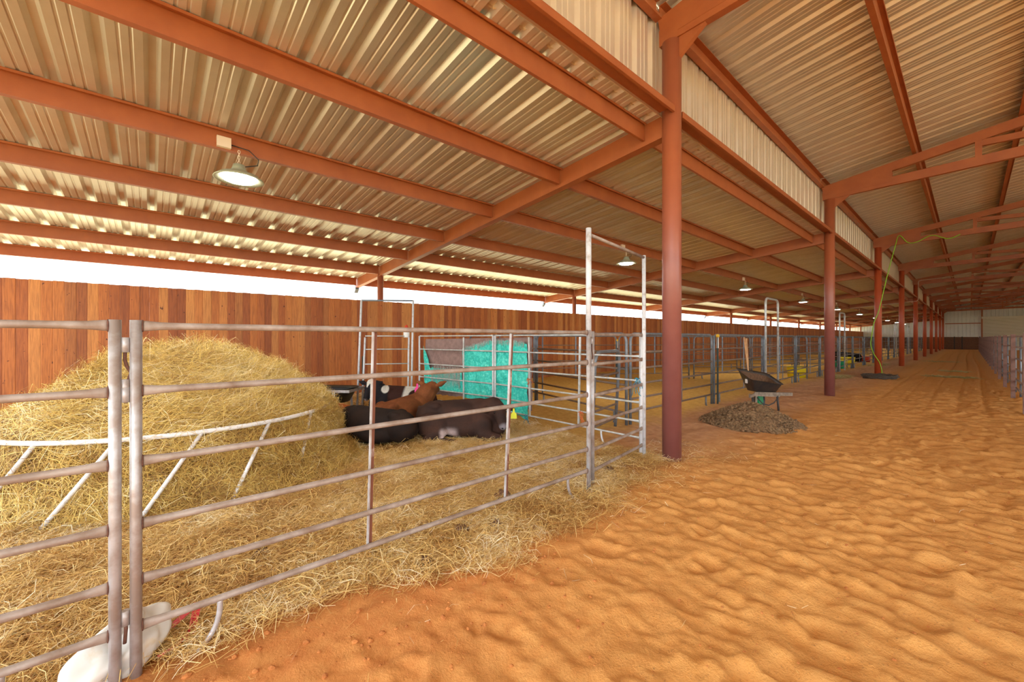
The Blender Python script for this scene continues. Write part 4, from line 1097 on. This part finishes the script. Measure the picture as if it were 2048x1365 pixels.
# local: x to the viewer's right, y away from the viewer
def ring4(x0, x1, y0, y1, z0, z1, rnd=0.09, tilt=0.0):
    """rounded rectangle; z tilts from z0 (x0 side) to z1 (x1 side)"""
    out = []
    for (cx_, cy_, a0) in ((x1 - rnd, y1 - rnd, 0), (x0 + rnd, y1 - rnd, 90), (x0 + rnd, y0 + rnd, 180), (x1 - rnd, y0 + rnd, 270)):
        for k in range(4):
            a = R(a0 + 30 * k); px_ = cx_ + rnd * math.cos(a); py_ = cy_ + rnd * math.sin(a)
            out.append((px_, py_, z0 + (z1 - z0) * (px_ - x0) / (x1 - x0) + tilt * (py_ - y0)))
    return out
n = 16
V = ring4(-0.26, 0.34, -0.14, 0.16, 0.37, 0.33, 0.06) + ring4(-0.44, 0.42, -0.30, 0.32, 0.61, 0.50, tilt=0.27) + ring4(-0.47, 0.45, -0.33, 0.35, 0.615, 0.505, tilt=0.27) + ring4(-0.42, 0.40, -0.28, 0.30, 0.61, 0.50, tilt=0.27) + ring4(-0.24, 0.32, -0.12, 0.14, 0.39, 0.35, 0.06)
Fc = [(k * n + i, k * n + (i + 1) % n, (k + 1) * n + (i + 1) % n, (k + 1) * n + i) for k in range(4) for i in range(n)] + [tuple(range(n))[::-1]]
tray = MB().add(V, Fc, True).obj('tray', 'dark_tray', wb)
V = ring4(-0.41, 0.39, -0.27, 0.29, 0.595, 0.485, tilt=0.27) + ring4(-0.24, 0.32, -0.12, 0.14, 0.41, 0.37, 0.06)
MB().add([(x, y, z + 0.0) for x, y, z in V], [(i, (i + 1) % n, n + (i + 1) % n, n + i) for i in range(n)] + [tuple(range(n, 2 * n))], True).obj('mud_coat', 'mud', tray)
MB().box((-0.412, -0.1, 0.52), (-0.395, -0.02, 0.60)).obj('sticker', 'label_white', tray)
MB().beam((-0.52, -0.38, 0.30), (0.30, 0.20, 0.355), 0.045, 0.05).obj('handle', 'old_wood', wb)
MB().beam((0.68, -0.26, 0.33), (-0.28, -0.20, 0.335), 0.045, 0.06).obj('handle', 'old_wood', wb)
MB().beam((-0.44, -0.24, 0.315), (0.36, -0.24, 0.295), 0.04, 0.035).obj('cross_brace', 'old_wood', wb)
for x in (-0.36, 0.30): MB().tube([(x, -0.24, 0.30), (x + 0.02, -0.27, -0.02)], 0.026, 8).obj('leg', 'dark_metal', wb)
MB().beam((-0.26, -0.24, 0.3), (-0.24, -0.2, 0.02), 0.05, 0.03, (0, 1, 0)).obj('leg_brace', 'old_wood', wb)
MB().tube([(-0.24, -0.25, 0.27), (-0.1, -0.26, 0.15), (0.06, -0.26, 0.12), (0.2, -0.26, 0.17), (0.31, -0.25, 0.26)], 0.012, 8).obj('curved_brace', 'dark_metal', wb)
wl = MB()
wl.tube([(0.03 + 0.16 * math.cos(a), 0.06 + 0.07 * math.cos(a), 0.18 + 0.16 * math.sin(a)) for a in [i * math.pi / 10 for i in range(21)]], 0.04, 10, False)
whl = wl.obj('wheel', 'black_plastic', wb)
MB().tube([(0.0, 0.1, 0.18), (0.06, 0.02, 0.18)], 0.13, 20).obj('hub', 'green_tub', whl)
tl = MB().tube([(0, 0, 0), (-0.15, 0.12, 1.0)], 0.017, 10).obj('tool_handle', 'handle_wood', None, (-0.68, 9.52, 0.50)); tag(tl, 'wooden tool handle sticking up from the wheelbarrow, the longer one', 'tool')
tl = MB().tube([(0, 0, 0), (-0.08, 0.10, 0.98)], 0.017, 10).obj('tool_handle', 'handle_wood', None, (-0.72, 9.58, 0.50)); tag(tl, 'paler wooden tool handle leaning behind the longer one in the wheelbarrow', 'tool')

# ------------------------------------------------------------------ tubs
def tub(loc, r, h, mat, label):
    o = MB().lathe([(0, 0.0), (r * 0.86, 0.0), (r * 0.97, h * 0.9), (r, h), (r * 0.95, h), (r * 0.84, 0.03), (0, 0.03)], 28).obj('feed_tub', mat, None, loc)
    tag(o, label, 'tub', 'colored feed tubs in the pens')
tub((-1.95, 18.35, 0), 0.33, 0.42, 'yellow_tub', 'yellow round feed tub behind a pen panel, nearest of the colored tubs')
tub((-1.95, 25.3, 0), 0.37, 0.38, 'green_tub', 'green round feed tub beyond the second red column')
tub((-2.05, 28.3, 0), 0.40, 0.46, 'yellow_tub', 'yellow round feed tub just beyond the green tub')
tub((-2.0, 33.6, 0), 0.34, 0.36, 'red_tub', 'red round feed tub left of the third red column')

# ------------------------------------------------------------------ litter by the near posts
sk = bmesh.new(); bmesh.ops.create_icosphere(sk, subdivisions=5, radius=1)
for v in sk.verts:
    p = v.co.copy()
    k = mnoise.fractal(p * 1.1 + Vector((3.1, 0.7, 2)), 0.9, 2, 2)
    hol = sum(d_ * math.exp(-((p - Vector(c_)).length / r_) ** 2) for c_, r_, d_ in (((0.5, -0.5, 0.75), 0.4, 0.42), ((-0.35, -0.6, 0.75), 0.42, 0.5), ((0.05, -0.2, 1.0), 0.3, 0.32), ((0.85, -0.1, 0.5), 0.3, 0.34), ((-0.75, -0.3, 0.5), 0.3, 0.3)))
    p = p * (1.0 + 0.30 * k - hol)
    v.co = Vector((p.x * 0.175, p.y * 0.115, max(-0.02, p.z * 0.14 + 0.075 + 0.06 * p.x)))
me = bpy.data.meshes.new('crushed_plastic'); sk.to_mesh(me); sk.free(); me.materials.append(M['white_plastic'])
me.polygons.foreach_set('use_smooth', np.ones(len(me.polygons), bool))
o = link('crushed_plastic', me, None, (-0.12, -0.105, -0.0), (0, R(0), R(118))); tag(o, 'crushed white plastic lump on the straw behind the near gate posts', 'plastic')
rs = thing('red_strap', 'bent red plastic frame piece half buried in straw beside the white plastic', 'plastic', (0, 0, 0))
MB().tube([(-0.045, 0.02, 0.02), (-0.07, 0.10, 0.03), (-0.11, 0.135, 0.035), (-0.24, 0.165, 0.09), (-0.245, 0.18, 0.1)], 0.006, 8).obj('rim', 'red_plastic', rs)
MB().beam((-0.245, 0.175, 0.10), (-0.20, 0.07, 0.05), 0.035, 0.004).beam((-0.245, 0.18, 0.10), (-0.13, 0.15, 0.03), 0.03, 0.004).beam((-0.13, 0.15, 0.03), (-0.08, 0.11, 0.025), 0.04, 0.004).obj('flap', 'red_plastic', rs)

# ------------------------------------------------------------------ bottle, twine, ties
bo = thing('milk_bottle', 'white calf bottle with a red cap hung on the far bow gate', 'bottle', (-5.62, 4.1, 1.52))
MB().lathe([(0, -0.02), (0.06, -0.02), (0.065, 0.0), (0.065, 0.17), (0.03, 0.21), (0, 0.21)], 16).obj('body', 'label_white', bo)
MB().lathe([(0.066, 0.1), (0.068, 0.16), (0.035, 0.215), (0.02, 0.25), (0, 0.25)], 16).obj('cap', 'red_tub', bo)
def twine(loc, mat, label, seed, ln=0.22):
    random.seed(seed); mb = MB()
    for i in range(5):
        p = Vector((0, 0, 0)); pts = [p.copy()]
        for j in range(5): p = p + Vector((random.uniform(-0.03, 0.03), random.uniform(-0.03, 0.03), -ln / 5 * random.uniform(0.4, 1.2))); pts.append(p.copy())
        mb.tube(pts, 0.004, 5)
    mb.tube([(0.03 * math.cos(a), 0.03 * math.sin(a), 0.01 * math.sin(3 * a)) for a in [k * math.pi / 4 for k in range(9)]], 0.005, 5)
    tag(mb.obj('twine', mat, None, loc), label, 'twine', 'knotted twine on the panels')
twine((-2.33, 4.58, 0.82), 'orange_twine', 'tangle of orange twine on the pale panel beside the tarp', 1, 0.12)
twine((-1.28, 4.60, 0.42), 'orange_twine', 'hank of orange twine low on the pale panel near the bow gate', 2)
twine((-2.38, 4.56, 0.22), 'blue_twine', 'blue twine tied at the foot of the pale panel beside the tarp', 3, 0.14)
twine((-1.22, 4.74, 1.28), 'blue_twine', 'blue twine tying the small leaning gate to the pale panel', 4, 0.14)
twine((-0.31, 4.50, 0.98), 'blue_twine', 'blue and white twine tied on the right post of the white bow gate', 5, 0.3)
twine((-1.36, 9.62, 1.25), 'orange_twine', 'orange twine around the yellow-capped stake', 6, 0.2)
